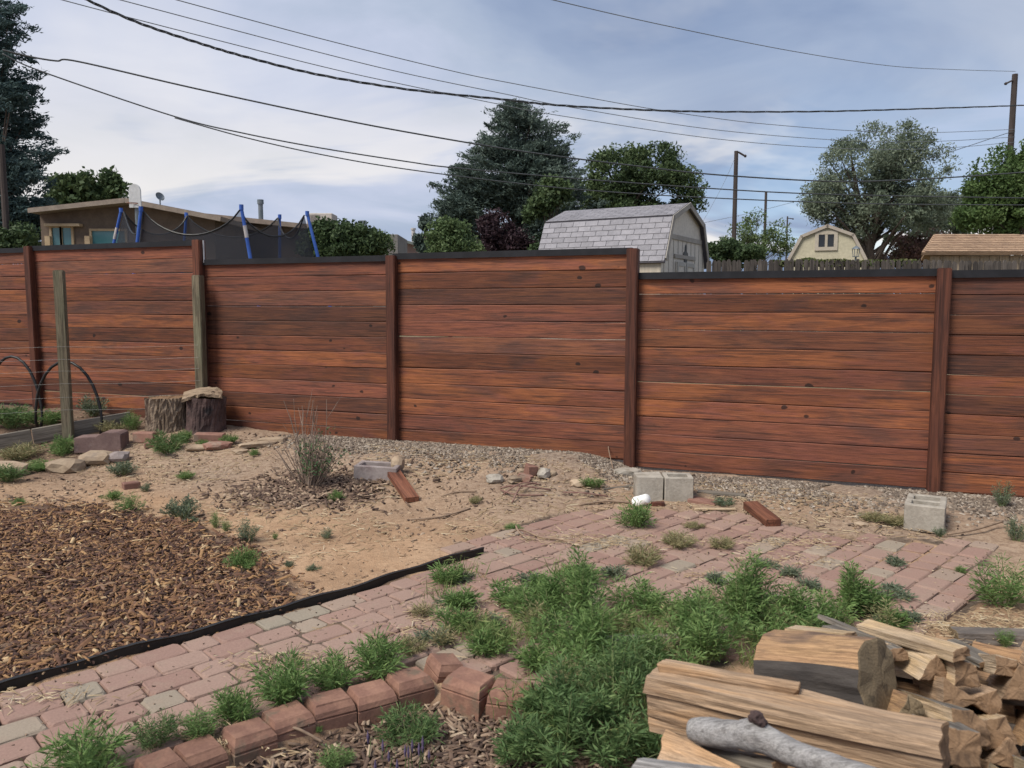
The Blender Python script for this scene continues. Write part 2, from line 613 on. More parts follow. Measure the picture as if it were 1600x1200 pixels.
m, T = new_mat('yard_soil')
v = T.n('ShaderNodeTexCoord').outputs['Object']
za = T.n('ShaderNodeAttribute', attribute_name='zone')
zs = T.n('ShaderNodeSeparateColor', {0: za.outputs['Color']})
na = T.noise(v, 3.0, 6, .65)
nb = T.noise(v, 26.0, 5, .7)
nc = T.noise(v, 140.0, 3, .7)
straw = T.noise(T.n('ShaderNodeMapping', {'Vector': v, 'Rotation': (0, 0, .5), 'Scale': (30, 130, 1)}).outputs[0], 1.0, 3, .6, 1.2)
sand = T.mix(T.step(na, .36, .66), (.35, .222, .135), (.435, .29, .182))
sand = T.mix(T.math('MULTIPLY', T.step(nb, .48, .66), .55), sand, (.25, .16, .10))
sand = T.mix(T.math('MULTIPLY', T.step(straw, .56, .68), .5), sand, (.50, .38, .25))
wet = T.noise(v, .8, 4, .6, .5)
sand = T.mix(T.math('MULTIPLY', T.step(wet, .48, .64), .45), sand, (.25, .16, .10))
grey = T.mix(T.step(nb, .40, .62), (.30, .245, .195), (.17, .13, .105))
soil = T.mix(T.step(nb, .38, .64), (.16, .105, .075), (.085, .055, .042))
joint = T.mix(T.step(nb, .38, .64), (.15, .112, .084), (.085, .064, .05))
far = T.mix(T.step(na, .4, .6), (.16, .14, .08), (.24, .20, .13))
c = T.mix(zs.outputs[0], sand, grey)
c = T.mix(zs.outputs[2], c, T.mix(T.step(T.noise(v, 1.7, 3), .52, .62), joint, sand))
c = T.mix(zs.outputs[1], c, soil)
c = T.mix(za.outputs['Alpha'], c, far)
k = T.math('ADD', T.math('MULTIPLY', nc, .7), .65)
c = T.mix(1.0, c, T.n('ShaderNodeCombineColor', {0: k, 1: k, 2: k}).outputs[0], 'MULTIPLY')
hb = T.math('ADD', T.math('MULTIPLY', nb, 1.0), T.math('MULTIPLY', nc, .5))
finish(T, c, .95, hb, .8, .014, spec=.12)
M_ground = m

me = bpy.data.meshes.new('ground')
me.from_pydata(np.stack([GX, GY, GZ], -1).reshape(-1, 3).tolist(), [], Fq.tolist())
ca = me.attributes.new('zone', 'FLOAT_COLOR', 'POINT')
ca.data.foreach_set('color', zc.ravel())
me.materials.append(M_ground)
me.polygons.foreach_set('use_smooth', np.ones(len(me.polygons), bool))
ground = tag(link('ground', me), 'bare sandy yard soil with straw and litter', kind='structure')

# far hills; distance haze is put into their blue base colour
hb_ = MB()
hx = np.linspace(-700, 1400, 60)
hv_, hf_ = [], []
for i, x in enumerate(hx):
    h = 60 + 26 * mnoise.noise((x * .004, 2.2, 0)) + 9 * mnoise.noise((x * .02, 7.2, 0))
    hv_ += [(x, 900, -3), (x, 985, h * .55), (x, 1060, h), (x, 1200, -3)]
for i in range(len(hx) - 1):
    for k in range(3):
        hf_.append((i * 4 + k, (i + 1) * 4 + k, (i + 1) * 4 + k + 1, i * 4 + k + 1))
hb_.add(hv_, hf_)
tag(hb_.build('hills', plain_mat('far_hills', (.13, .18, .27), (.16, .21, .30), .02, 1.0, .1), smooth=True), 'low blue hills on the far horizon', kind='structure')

# ------------------------------------------------------------------ paver path and patio
m, T = new_mat('tumbled_paver')
v, r = obj_coord(T)
nb = T.noise(v, 9, 5, .65)
nc = T.noise(v, 120, 3, .7)
rr = T.math('FRACT', T.math('MULTIPLY', r, 11.7))
c = T.ramp(rr, [(0.0, (.27, .178, .142)), (.30, (.30, .205, .165)), (.55, (.255, .16, .130)), (.76, (.285, .185, .148)), (.84, (.295, .232, .18)), (.94, (.255, .222, .172)), (1.0, (.29, .195, .155))])
c = T.mix(T.math('MULTIPLY', T.step(nb, .50, .68), .4), c, (.29, .215, .165))
k = T.math('ADD', T.math('MULTIPLY', nc, .6), .70)
c = T.mix(1.0, c, T.n('ShaderNodeCombineColor', {0: k, 1: k, 2: k}).outputs[0], 'MULTIPLY')
finish(T, c, .9, nc, .45, .003, spec=.2)
M_paver = m


def paver_mesh(lx, ly, seed):
    q = np.random.default_rng(seed)
    t, b = .012, .008
    rings = []
    for (z, ins) in ((-.03, 0), (t - .010, 0), (t - .002, b * .55), (t, b * 1.3)):
        ax, ay = lx / 2 - ins, ly / 2 - ins
        cc = .012
        pts = [(-ax + cc, -ay), (ax - cc, -ay), (ax, -ay + cc), (ax, ay - cc), (ax - cc, ay), (-ax + cc, ay), (-ax, ay - cc), (-ax, -ay + cc)]
        rings.append([(x + q.normal(0, .0022), y + q.normal(0, .0022), z + (q.normal(0, .0008) if z > 0 else 0)) for x, y in pts])
    V = [p for rg in rings for p in rg]
    F = []
    for i in range(3):
        for k2 in range(8):
            F.append((i * 8 + k2, i * 8 + (k2 + 1) % 8, (i + 1) * 8 + (k2 + 1) % 8, (i + 1) * 8 + k2))
    F.append(tuple(24 + k2 for k2 in range(8)))
    me2 = bpy.data.meshes.new('paver')
    me2.from_pydata(V, [], F)
    me2.materials.append(M_paver)
    me2.polygons.foreach_set('use_smooth', [False] * len(F))
    return me2


SHORT, LONG, ROW = .132, .196, .132
pv_s = [paver_mesh(SHORT - .005, ROW - .005, i) for i in range(5)]
pv_l = [paver_mesh(LONG - .005, ROW - .005, 20 + i) for i in range(5)]
path = empty('paver_path', (EDGE1.x, EDGE1.y, 0))
tag(path, 'red and tan tumbled paver path widening into a patio', kind='structure')
Uv, Vv = Vector((U45.x, U45.y, 0)), Vector((U45.y, -U45.x, 0))      # Vv: to the right of the edging
PROT = math.atan2(U45.y, U45.x)
spots = []
for j in range(-25, 38):
    vv = (j + .5) * ROW + .012
    u = -5.0 + rnd.random() * .2
    while u < 7.5:
        L = LONG if rnd.random() < .62 else SHORT
        c0 = EDGE1 + Uv * (u + L / 2) + Vv * vv
        u += L
        if inside(PAVED, [c0.x], [c0.y])[0]:
            spots.append((c0, L))
cands = []
for c0, L in spots:
    d = c0.xy.length
    # hide the ones far outside the frame
    px = 800 + F_PX * c0.x / max(.1, c0.y)
    if px < -250 or px > 1750 or c0.y < 1.6:
        continue
    cands.append((d, c0, L))
cands.sort(key=lambda s: s[0])
extra = MB()
for i, (d, c0, L) in enumerate(cands):
    src = rnd.choice(pv_l if L == LONG else pv_s)
    z = gzf(c0.x, c0.y) + rnd.gauss(0, .0016)
    rz = PROT + rnd.gauss(0, .012) + (math.pi if rnd.random() < .5 else 0)
    tilt = (rnd.gauss(0, .009), rnd.gauss(0, .009), rz)
    if i < 300:
        o = link('paver', src, path)
        o.location = (c0.x - EDGE1.x, c0.y - EDGE1.y, z)
        o.rotation_euler = tilt
    else:
        mtx = Matrix.Translation((c0.x - EDGE1.x, c0.y - EDGE1.y, z)) @ Matrix.Rotation(rz, 4, 'Z')
        V = [(mtx @ v2.co)[:] for v2 in src.vertices]
        extra.add(V, [tuple(p.vertices) for p in src.polygons])
print('pavers', len(cands))
if extra.n:
    m, T = new_mat('tumbled_paver_far')
    r = T.n('ShaderNodeNewGeometry').outputs['Random Per Island']
    v = T.n('ShaderNodeTexCoord').outputs['Object']
    nb = T.noise(v, 9, 5, .65)
    nc = T.noise(v, 120, 3, .7)
    c = T.ramp(r, [(0.0, (.27, .178, .142)), (.30, (.30, .205, .165)), (.55, (.255, .16, .130)), (.76, (.285, .185, .148)), (.84, (.295, .232, .18)), (.94, (.255, .222, .172)), (1.0, (.29, .195, .155))])
    c = T.mix(T.math('MULTIPLY', T.step(nb, .50, .68), .55), c, (.33, .25, .185))
    k = T.math('ADD', T.math('MULTIPLY', nc, .6), .70)
    c = T.mix(1.0, c, T.n('ShaderNodeCombineColor', {0: k, 1: k, 2: k}).outputs[0], 'MULTIPLY')
    finish(T, c, .9, nc, .45, .003, spec=.2)
    tag(extra.build('far_pavers', m, path), kind='stuff')

# ------------------------------------------------------------------ fence
fence = empty('wooden_fence', fence_pt(-1.143, 0, 0), 0)
tag(fence, 'long red-brown stained fence of horizontal boards between posts', 'fence')
FO = fence.location
POST_T = [-7.86, -5.60, -3.30, -1.145, 1.045, 3.27, 5.5]
POST_TOP = [2.03, 2.045, 2.05, 1.852, 1.862, 1.672, 1.66]
# section: t0, t1, top of boards, bottom
SECT = [(-7.86, -5.60, 2.005, .22), (-5.60, -3.30, 2.02, .20), (-3.30, -1.145, 1.828, .15),
        (-1.145, 1.045, 1.842, .165), (1.045, 3.27, 1.642, .04), (3.27, 5.5, 1.628, .03)]


def board_mesh(L, h, seed, lip=.011):
    """shiplap board: the back half is shifted down so the joints stay closed; lip 0 leaves the joint open"""
    q = np.random.default_rng(seed)
    n = 10
    V, F = [], []
    wob0 = np.cumsum(q.normal(0, .0010, n + 1))
    wob1 = np.cumsum(q.normal(0, .0010, n + 1))
    wy = np.cumsum(q.normal(0, .0012, n + 1))
    th = .022
    for i in range(n + 1):
        x = -L / 2 + L * i / n
        b, t2 = -h / 2 + wob0[i] - wob0.mean(), h / 2 + wob1[i] - wob1.mean()
        y = wy[i] - wy.mean()
        f, bk = y - th / 2, y + th / 2
        V += [(x, f + .003, b), (x, f, b + .004), (x, f, t2 - .004), (x, f + .003, t2), (x, y, t2), (x, y, t2 - .0125),
              (x, bk, t2 - .0125), (x, bk, b - lip), (x, y + .0012, b - lip), (x, y + .001, b)]
    k = 10
    for i in range(n):
        for k2 in range(k):
            F.append((i * k + k2, (i + 1) * k + k2, (i + 1) * k + (k2 + 1) % k, i * k + (k2 + 1) % k))
    F.append(tuple(range(k)))
    F.append(tuple(n * k + k2 for k2 in range(k))[::-1])
    me2 = bpy.data.meshes.new('board')
    me2.from_pydata(V, [], F)
    me2.materials.append(M_board)
    return me2


seed = 100
for (t0, t1, top, bot) in SECT:
    L = t1 - t0 - .05
    ms = [board_mesh(L, .1375, seed + k2) for k2 in range(6)]
    ms_open = board_mesh(L, .1372, seed + 7, 0.0005)
    seed += 10
    z = top - .004
    i = 0
    while z - .1 > bot:
        gapz = .0035 + (rnd.random() ** 3) * .003
        op = rnd.random() < .2
        o = link('board', ms_open if op else ms[(i * 5 + seed) % 6], fence)
        c0 = fence_pt((t0 + t1) / 2, -.012 + rnd.gauss(0, .0012), z - .1385 / 2)
        o.location = c0 - FO
        o.rotation_euler = (rnd.gauss(0, .004) + (math.pi if rnd.random() < .4 else 0) * 0, rnd.gauss(0, .0008), FROT)
        z -= .1375 + gapz
        i += 1
    # metal trim along the top: front lip and flat top
    mb = MB()
    mb.box((0, -.022, -.006), (L + .03, .004, .050))
    mb.box((0, .002, .0205), (L + .03, .048, .004))
    o = mb.build('top_trim', M_cap, fence)
    o.location = fence_pt((t0 + t1) / 2, 0, top + .006) - FO
    o.rotation_euler = (0, 0, FROT)

for t, top in zip(POST_T, POST_TOP):
    b = fence_pt(t)
    g0 = gzf(b.x, b.y) - .25
    h = top - g0
    mb = MB()
    bm = bmesh.new()
    bmesh.ops.create_cube(bm, size=1)
    for v2 in bm.verts:
        v2.co = Vector((v2.co.x * .09, v2.co.y * .098, v2.co.z * h))
    bmesh.ops.bevel(bm, geom=bm.edges[:], offset=.006, segments=2, affect='EDGES')
    me2 = bpy.data.meshes.new('post')
    bm.to_mesh(me2)
    bm.free()
    me2.materials.append(M_post)
    o = link('post', me2, fence)
    o.location = fence_pt(t, .022, g0 + h / 2) - FO
    o.rotation_euler = (rnd.gauss(0, .003), rnd.gauss(0, .004), FROT)

# vertical trim where the tall left panels step down
mb = MB()
mb.box((0, 0, 0), (.006, .014, .22))
o = mb.build('step_trim', plain_mat('bright_metal', (.45, .46, .48), (.5, .5, .52), 8, .4, .05, spec=.5), fence)
o.location = fence_pt(-3.243, .02, 1.935) - FO
o.rotation_euler = (0, 0, FROT)
# ------------------------------------------------------------------ foliage helpers
def leaves(C, A, L, Wd, q, fold=.18):
    """diamond leaves: centres C, axes A (unit), lengths L, widths Wd -> (N*4,3)"""
    N = len(C)
    r2 = q.normal(size=(N, 3))
    B = np.cross(A, r2)
    B /= np.linalg.norm(B, axis=1, keepdims=True) + 1e-9
    Nn = np.cross(A, B)
    L = np.broadcast_to(np.asarray(L, float), (N,))[:, None]
    Wd = np.broadcast_to(np.asarray(Wd, float), (N,))[:, None]
    V = np.empty((N, 4, 3))
    V[:, 0] = C - A * L * .5
    V[:, 1] = C - A * L * .08 + B * Wd * .5 + Nn * Wd * fold
    V[:, 2] = C + A * L * .5
    V[:, 3] = C - A * L * .08 - B * Wd * .5 + Nn * Wd * fold
    return V.reshape(-1, 3)


QF = [(0, 1, 2, 3)]


def unit(v):
    return v / (np.linalg.norm(v, axis=-1, keepdims=True) + 1e-9)


def weed_geo(h, spread, nst, nleaf, ll, lw, q, droop=.3, branchy=.5, sr=1.0):
    """leafy weed: returns leaf verts and stem tubes (V,F)"""
    LV, SV, SF, n0 = [], [], [], 0
    for s in range(nst):
        az = q.uniform(0, 2 * math.pi)
        rr = spread * math.sqrt(q.uniform(0.02, 1))
        hh = h * (1 - .45 * (rr / spread) ** 1.5) * q.uniform(.65, 1.08)
        base = np.array([math.cos(az), math.sin(az), 0]) * rr * .22
        tip = np.array([math.cos(az) * rr, math.sin(az) * rr, hh])
        mid = base * .5 + tip * .5 + np.array([0, 0, hh * .12]) + q.normal(0, spread * .05, 3)
        ts = np.linspace(0, 1, 5)[:, None]
        P = (1 - ts) ** 2 * base + 2 * ts * (1 - ts) * mid + ts ** 2 * tip
        V, F = tube(P, [a * sr for a in (.0026, .0022, .0018, .0014, .0008)], 3, False)
        SV.append(V)
        SF += [tuple(i + n0 for i in f) for f in F]
        n0 += len(V)
        k = nleaf
        t = q.uniform(.12, 1, k) ** .8
        t2 = t[:, None]
        C = (1 - t2) ** 2 * base + 2 * t2 * (1 - t2) * mid + t2 ** 2 * tip
        D = unit(2 * (1 - t2) * (mid - base) + 2 * t2 * (tip - mid))
        ph = q.uniform(0, 2 * math.pi, k)
        out = np.stack([np.cos(ph), np.sin(ph), q.normal(.1, .35, k)], -1)
        A = unit(D * q.uniform(.25, .9, (k, 1)) + out - np.array([0, 0, droop]) * q.uniform(0, 1, (k, 1)))
        LL = ll * q.uniform(.6, 1.25, k) * (1.15 - .45 * t)
        off = q.uniform(0, branchy, (k, 1)) * ll * 1.6
        C = C + out * off * .6 + A * LL[:, None] * .5
        C[:, 2] = np.maximum(C[:, 2], .004)
        LV.append(leaves(C, A, LL, lw * q.uniform(.7, 1.2, k), q))
    return np.concatenate(LV), np.concatenate(SV), SF


M_weed = leaf_mat('weed_leaf', [(.085, .150, .048), (.135, .225, .072), (.225, .315, .11)], .3, .6, 9)
M_weedgrey = leaf_mat('greyish_weed_leaf', [(.095, .125, .08), (.14, .175, .115), (.20, .23, .15)], .25, .7, 9)
M_dryleaf = leaf_mat('dry_weed_leaf', [(.22, .19, .10), (.30, .26, .14), (.16, .19, .085)], .2, .8, 9)
M_weeddark = leaf_mat('dark_weed_leaf', [(.066, .120, .045), (.108, .180, .066), (.18, .25, .098)], .3, .6, 9)
M_stem = plain_mat('weed_stem', (.14, .19, .07), (.19, .21, .10), 20, .7, .1)

WEED_CACHE = {}


def weed(loc, h, w, label, kind='green', group=None, seed=None, cat='weed'):
    """one weed plant: foliage mesh with its stems"""
    key = (kind, rnd.randrange(3), round(h / max(w, .01) * 2))
    if key not in WEED_CACHE:
        q = np.random.default_rng(abs(hash(str(key))) % 9999 if False else sum(map(ord, str(key))) * 7)
        asp = max(.5, key[2] / 2)
        # unit plant: radius 1, height 2*asp  (scaled by w/2)
        if kind == 'dry':
            g = weed_geo(2 * asp, 1.0, 34, 26, .42, .035, q, .1, .2, 8)
        elif kind == 'grey':
            g = weed_geo(2 * asp, 1.0, 24, 46, .26, .045, q, .1, .5, 8)
        else:
            g = weed_geo(2 * asp, 1.0, 20, 64, .32, .036, q, .25, .6, 8)
        mat = {'dry': M_dryleaf, 'grey': M_weedgrey, 'green': M_weed, 'dark': M_weeddark}[kind]
        lm = quads_mesh('', g[0], 4, QF, mat)
        sm = bpy.data.meshes.new('stems')
        sv = g[1].copy()
        sm.from_pydata(sv.tolist(), [], g[2])
        sm.materials.append(M_stem)
        # thicken the unit stems
        WEED_CACHE[key] = (lm, sm)
    lm, sm = WEED_CACHE[key]
    o = link('weed', lm)
    o.location = loc
    s = w / 2
    o.scale = (s, s, s * (h / max(w, .01)) / max(.5, key[2] / 2))
    o.rotation_euler = (0, 0, rnd.uniform(0, 6.28))
    c0 = link('stems', sm, o)
    return tag(o, label, cat, group)


def weed_patch(name, label, plants, mat, nst=(26, 36), nleaf=60, ll=.045, lw=.0085):
    LV, SV, SF, n0 = [], [], [], 0
    q = np.random.default_rng(len(plants) * 13 + 5)
    for (p, h, w) in plants:
        a, b, f = weed_geo(h, w / 2, int(q.integers(*nst)), nleaf, ll, lw, q, .25, .7)
        az = q.uniform(0, 6.28)
        LV.append(xform(a, p, az))
        SV.append(xform(b, p, az))
        SF += [tuple(i + n0 for i in g) for g in f]
        n0 += len(b)
    o = quads_mesh(name, np.concatenate(LV), 4, QF, mat)
    tag(o, label, kind='stuff')
    sm = bpy.data.meshes.new('stems')
    sm.from_pydata(np.concatenate(SV).tolist(), [], SF)
    sm.materials.append(M_stem)
    link('stems', sm, o)
    return o


# ------------------------------------------------------------------ garden at the left: post-and-wire fence, hoops, timber bed
def put(o, p, rz=0.0):
    o.location = p
    o.rotation_euler = (0, 0, rz)
    return o


wf = empty('wire_fence', gnd(107, 686))
tag(wf, 'two weathered green-grey square posts carrying thin garden wires', 'wire fence')
WO = wf.location
PB = fence_pt(-3.235, .13)
post_spots = [(WO.copy(), 1.735), (Vector((PB.x, PB.y, gzf(PB.x, PB.y))), 1.70), (Vector((-6.4, 6.6, gzf(-6.4, 6.6))), 1.7)]
for p, top in post_spots:
    h = top - p.z + .2
    bm = bmesh.new()
    bmesh.ops.create_cube(bm, size=1)
    for v2 in bm.verts:
        v2.co = Vector((v2.co.x * .088, v2.co.y * .088, v2.co.z * h))
    bmesh.ops.bevel(bm, geom=bm.edges[:], offset=.007, segments=2, affect='EDGES')
    me2 = bpy.data.meshes.new('post')
    bm.to_mesh(me2)
    bm.free()
    me2.materials.append(M_oldpost)
    o = link('post', me2, wf)
    o.location = Vector((p.x, p.y, top - h / 2)) - WO
    o.rotation_euler = (0, rnd.gauss(.004, .004), rnd.uniform(-.3, .3))
M_wire = plain_mat('galvanised_wire', (.30, .30, .28), (.36, .36, .34), 9, .6, .05)
for zz in (1.02, .90, .79, .67, .54, .42):
    for a, b in ((2, 0), (0, 1)):
        pa, pb = post_spots[a][0], post_spots[b][0]
        A = Vector((pa.x, pa.y - .046, zz)) - WO
        Bq = Vector((pb.x, pb.y - .046, zz)) - WO
        midp = (A + Bq) / 2 - Vector((0, 0, .012))
        mb = MB()
        mb.tube(smooth_path([A, midp, Bq], 4), .0009, 4)
        mb.build('wire', M_wire, wf)

for (pxc, pyt, dep, wid, base_px, lab) in ((102, 565, 7.75, .74, 648, 'black plastic pipe hoop arching behind the weathered post'),
                                           (18, 557, 7.98, .62, 640, 'black plastic pipe hoop at the left frame edge')):
    top = at(pxc, pyt, dep)
    base = gzf(top.x, dep) + .02
    H = top.z - base
    pts = [Vector((-wid / 2 * 1.02, .02, -.03))] + [Vector((math.cos(a) * wid / 2, 0.02 * math.cos(a), H * (.12 + .88 * math.sin(a)))) for a in np.linspace(math.pi, 0, 15)] + [Vector((wid / 2 * 1.02, -.02, -.03))]
    mb = MB()
    mb.tube(pts, .014, 8)
    o = mb.build('hoop', M_rubber, smooth=True)
    put(o, (top.x, dep, base), R(-14))
    tag(o, lab, 'garden hoop')

# raised timber border
a, b = gnd(-140, 728), gnd(206, 664)
tb = empty('garden_bed', (a + b) / 2)
tag(tb, 'grey weathered timber border of the raised garden bed', 'garden bed')
d = (b - a)
ang = math.atan2(d.y, d.x)
for k2, (s0, s1) in enumerate(((0, .52), (.522, 1))):
    mb = MB()
    mb.box((0, 0, 0), (d.length * (s1 - s0) - .004, .045, .15), bev=.005, jit=.0015, seed=k2)
    o = mb.build('timber', M_greywood, tb)
    c0 = a + d * (s0 + s1) / 2
    o.location = Vector((c0.x, c0.y, c0.z + .062)) - tb.location
    o.rotation_euler = (0, -math.asin(d.z / d.length), ang)

# ------------------------------------------------------------------ stumps
def stump(name, p, r, h, label, mats, lean=(0, 0), furrow=.017, seed=0, slab=False):
    q = np.random.default_rng(seed)
    n, rows = 84, 16
    ph = q.uniform(0, 10)
    V, F, MI = [], [], []
    mb = MB()
    for j in range(rows + 1):
        z = h * j / rows
        for k3 in range(n):
            a2 = 2 * math.pi * k3 / n
            lobes = 1 + .06 * math.sin(2 * a2 + ph) + .05 * math.sin(3 * a2 + ph * 2) + .10 * max(0, 1 - z / (h * .35)) ** 2
            fz = mnoise.noise((math.cos(a2) * r * 42 + ph, math.sin(a2) * r * 42, z * 9))
            ridge = furrow * (1 - abs(fz) * 3.2)
            rr = r * lobes + ridge
            V.append((math.cos(a2) * rr, math.sin(a2) * rr, z + (mnoise.noise((a2 * 3, ph, 0)) * .012 if j == rows else 0)))
    for j in range(rows):
        for k3 in range(n):
            F.append((j * n + k3, j * n + (k3 + 1) % n, (j + 1) * n + (k3 + 1) % n, (j + 1) * n + k3))
    mb.add(V, F, 0)
    # top: inner rings
    TV, TF = [], []
    fr = (.985, .9, .7, .45, .2)
    for i, f in enumerate(fr):
        for k3 in range(n):
            x, y, z = V[rows * n + k3]
            bump = mnoise.noise((x * 30 + ph, y * 30, 3)) * .006
            TV.append((x * f, y * f, z + bump - (.010 if i else .002) - .012 * (1 - f)))
    for i in range(len(fr) - 1):
        for k3 in range(n):
            TF.append((i * n + k3, i * n + (k3 + 1) % n, (i + 1) * n + (k3 + 1) % n, (i + 1) * n + k3))
    TF.append(tuple((len(fr) - 1) * n + k3 for k3 in range(n)))
    root = mb.build(name, mats[0], smooth=False)
    tp = MB()
    tp.add(TV, TF)
    tp.build('cut_face', mats[1], root)
    put(root, p)
    root.rotation_euler = (lean[0], lean[1], 0)
    return tag(root, label, 'stump')


p1 = gnd(250, 678)
stump('tree_stump', p1 + Vector((0, .16, -.01)), .165, .345, 'upright tree stump with deeply furrowed bark', (M_bark, M_endgrain), seed=3)
p2 = gnd(308, 679)
s2 = stump('tree_stump', p2 + Vector((0, .20, -.02)), .185, .36, 'dark charred stump topped with a loose bark slab', (M_charbark, M_darkend), lean=(0, .05), furrow=.007, seed=8)
# loose bark slab on it
mb = MB()
q = np.random.default_rng(4)
V, F = [], []
nx_, ny_ = 12, 8
for s in (0, 1):
    for i in range(nx_ + 1):
        for j in range(ny_ + 1):
            x, y = (i / nx_ - .5) * .37, (j / ny_ - .5) * .30
            edge = 1 - .25 * abs(mnoise.noise((i * .9, j * .9, 2)))
            z = .03 - 1.0 * x * x + .016 * mnoise.noise((x * 28, y * 28, 1)) + (.028 if s else 0)
            V.append((x * edge + q.normal(0, .004), y * edge + q.normal(0, .004), z))
st = (nx_ + 1) * (ny_ + 1)
for s in (0, 1):
    for i in range(nx_):
        for j in range(ny_):
            k4 = s * st + i * (ny_ + 1) + j
            f = (k4, k4 + ny_ + 1, k4 + ny_ + 2, k4 + 1)
            F.append(f if s else f[::-1])
for i in range(nx_):
    for j in (0, ny_):
        k4 = i * (ny_ + 1) + j
        F.append((k4, k4 + ny_ + 1, k4 + ny_ + 1 + st, k4 + st) if j == 0 else (k4 + st, k4 + ny_ + 1 + st, k4 + ny_ + 1, k4))
for j in range(ny_):
    for i in (0, nx_):
        k4 = i * (ny_ + 1) + j
        F.append((k4, k4 + st, k4 + 1 + st, k4 + 1))
mb.add(V, F)
o = mb.build('bark_slab', plain_mat('loose_bark', (.26, .19, .13), (.34, .26, .18), 18, .95, .9, .01, third=(.12, .085, .06), stretch=(.4, 1.4, 1)), s2)
o.location = (-.02, -.02, .362)
o.rotation_euler = (.12, -.10, .3)


# ------------------------------------------------------------------ stones, bricks and blocks
def stone(p, sx, sy, sz, label, rz=0.0, mat=None, seed=0, cat='stone', group=None, name='stone', sub=2, rough=.22):
    bm = bmesh.new()
    bmesh.ops.create_icosphere(bm, subdivisions=sub, radius=1)
    q = np.random.default_rng(seed)
    o3 = q.uniform(0, 50, 3)
    for v2 in bm.verts:
        c0 = v2.co.copy()
        # squarish rock
        e = max(abs(c0.x), abs(c0.y), abs(c0.z))
        c0 = c0.lerp(c0 / e * .82, .6)
        k3 = 1 + rough * mnoise.noise((c0.x * 1.4 + o3[0], c0.y * 1.4 + o3[1], c0.z * 1.4 + o3[2])) + .08 * mnoise.noise((c0.x * 5 + o3[0], c0.y * 5, c0.z * 5))
        v2.co = Vector((c0.x * sx / 1.7, c0.y * sy / 1.7, c0.z * sz / 1.7)) * k3
    me2 = bpy.data.meshes.new(name)
    bm.to_mesh(me2)
    bm.free()
    me2.materials.append(mat or M_stone)
    o = link(name, me2)
    put(o, Vector(p) + Vector((0, 0, sz * .32)), rz)
    return tag(o, label, cat, group)


def brick(p, size, label, rz=0.0, mat=None, tilt=(0, 0), name='brick', cat='brick', seed=0, bev=.006, jit=.0015, sink=.01):
    mb = MB()
    mb.box((0, 0, 0), size, bev=bev, jit=jit, seed=seed)
    o = mb.build(name, mat or M_brickred)
    o.location = Vector(p) + Vector((0, 0, size[2] / 2 - sink))
    o.rotation_euler = (tilt[0], tilt[1], rz)
    return tag(o, label, cat)


# plum coloured wall block: low left half, raised right half with sloped shoulder
def extrude_profile(pts, depth, mat, name, parent=None, bev=.006):
    bm = bmesh.new()
    vs = [bm.verts.new((x, -depth / 2, z)) for x, z in pts]
    f = bm.faces.new(vs)
    r2 = bmesh.ops.extrude_face_region(bm, geom=[f])
    for v2 in [g for g in r2['geom'] if isinstance(g, bmesh.types.BMVert)]:
        v2.co.y += depth
    bmesh.ops.recalc_face_normals(bm, faces=bm.faces[:])
    if bev:
        bmesh.ops.bevel(bm, geom=bm.edges[:], offset=bev, segments=2, affect='EDGES')
    me2 = bpy.data.meshes.new(name)
    bm.to_mesh(me2)
    bm.free()
    me2.materials.append(mat)
    return link(name, me2, parent)


o = extrude_profile([(-.21, 0), (.20, 0), (.20, .165), (.17, .185), (.04, .185), (-.02, .145), (-.21, .14)], .2, M_purpleblock, 'wall_block')
put(o, gnd(152, 708) + Vector((0, .1, .0)), R(6))
tag(o, 'plum concrete wall block with raised right shoulder', 'block')
brick(gnd(222, 695) + Vector((0, .08, .02)), (.205, .10, .095), 'single red brick standing between wall block and stump', R(-8), tilt=(0, 0))
brick(gnd(242, 697) + Vector((0, 0, 0)), (.17, .09, .05), 'thin red brick half hidden in weeds below the stump', R(20), seed=3)
for i, (px, py, w, dpt, hh, lab, mt) in enumerate((
        (8, 742, .36, .20, .13, 'tan border stone at the left frame edge', M_stone),
        (103, 735, .30, .2, .12, 'rounded tan border stone below the garden post', M_stone),
        (152, 723, .28, .2, .12, 'tan border stone under the plum wall block', M_stone),
        (185, 720, .16, .15, .10, 'dark grey border stone at the end of the row', M_greyblock),
        (308, 702, .20, .15, .05, 'flat pale stone right of the weeds below the stump', M_stone),
        (340, 700, .24, .16, .07, 'reddish flat stone near the charred stump', M_brickred),
        (376, 708, .14, .11, .045, 'small orange-tan stone in the gravelly dirt', M_stone),
        (405, 697, .34, .12, .05, 'long pale flat stone left of the dry shrub', M_stone))):
    stone(gnd(px, py), w, dpt, hh, lab, rz=R(-14 + i * 7), mat=mt, seed=20 + i)
brick(gnd(328, 687), (.26, .15, .07), 'dusty flat paver lying against the fence by the charred stump', R(10), M_brickred, (0, .05), name='loose_paver', cat='paver', seed=9)
brick(gnd(415, 692) + Vector((.05, .05, 0)), (.25, .12, .05), 'dusty grey brick behind the long pale stone', R(-5), M_stone, (0, -.05), seed=12)
brick(gnd(205, 763), (.12, .08, .06), 'small broken brick piece alone on the left sand', R(40), M_brickred, seed=14)


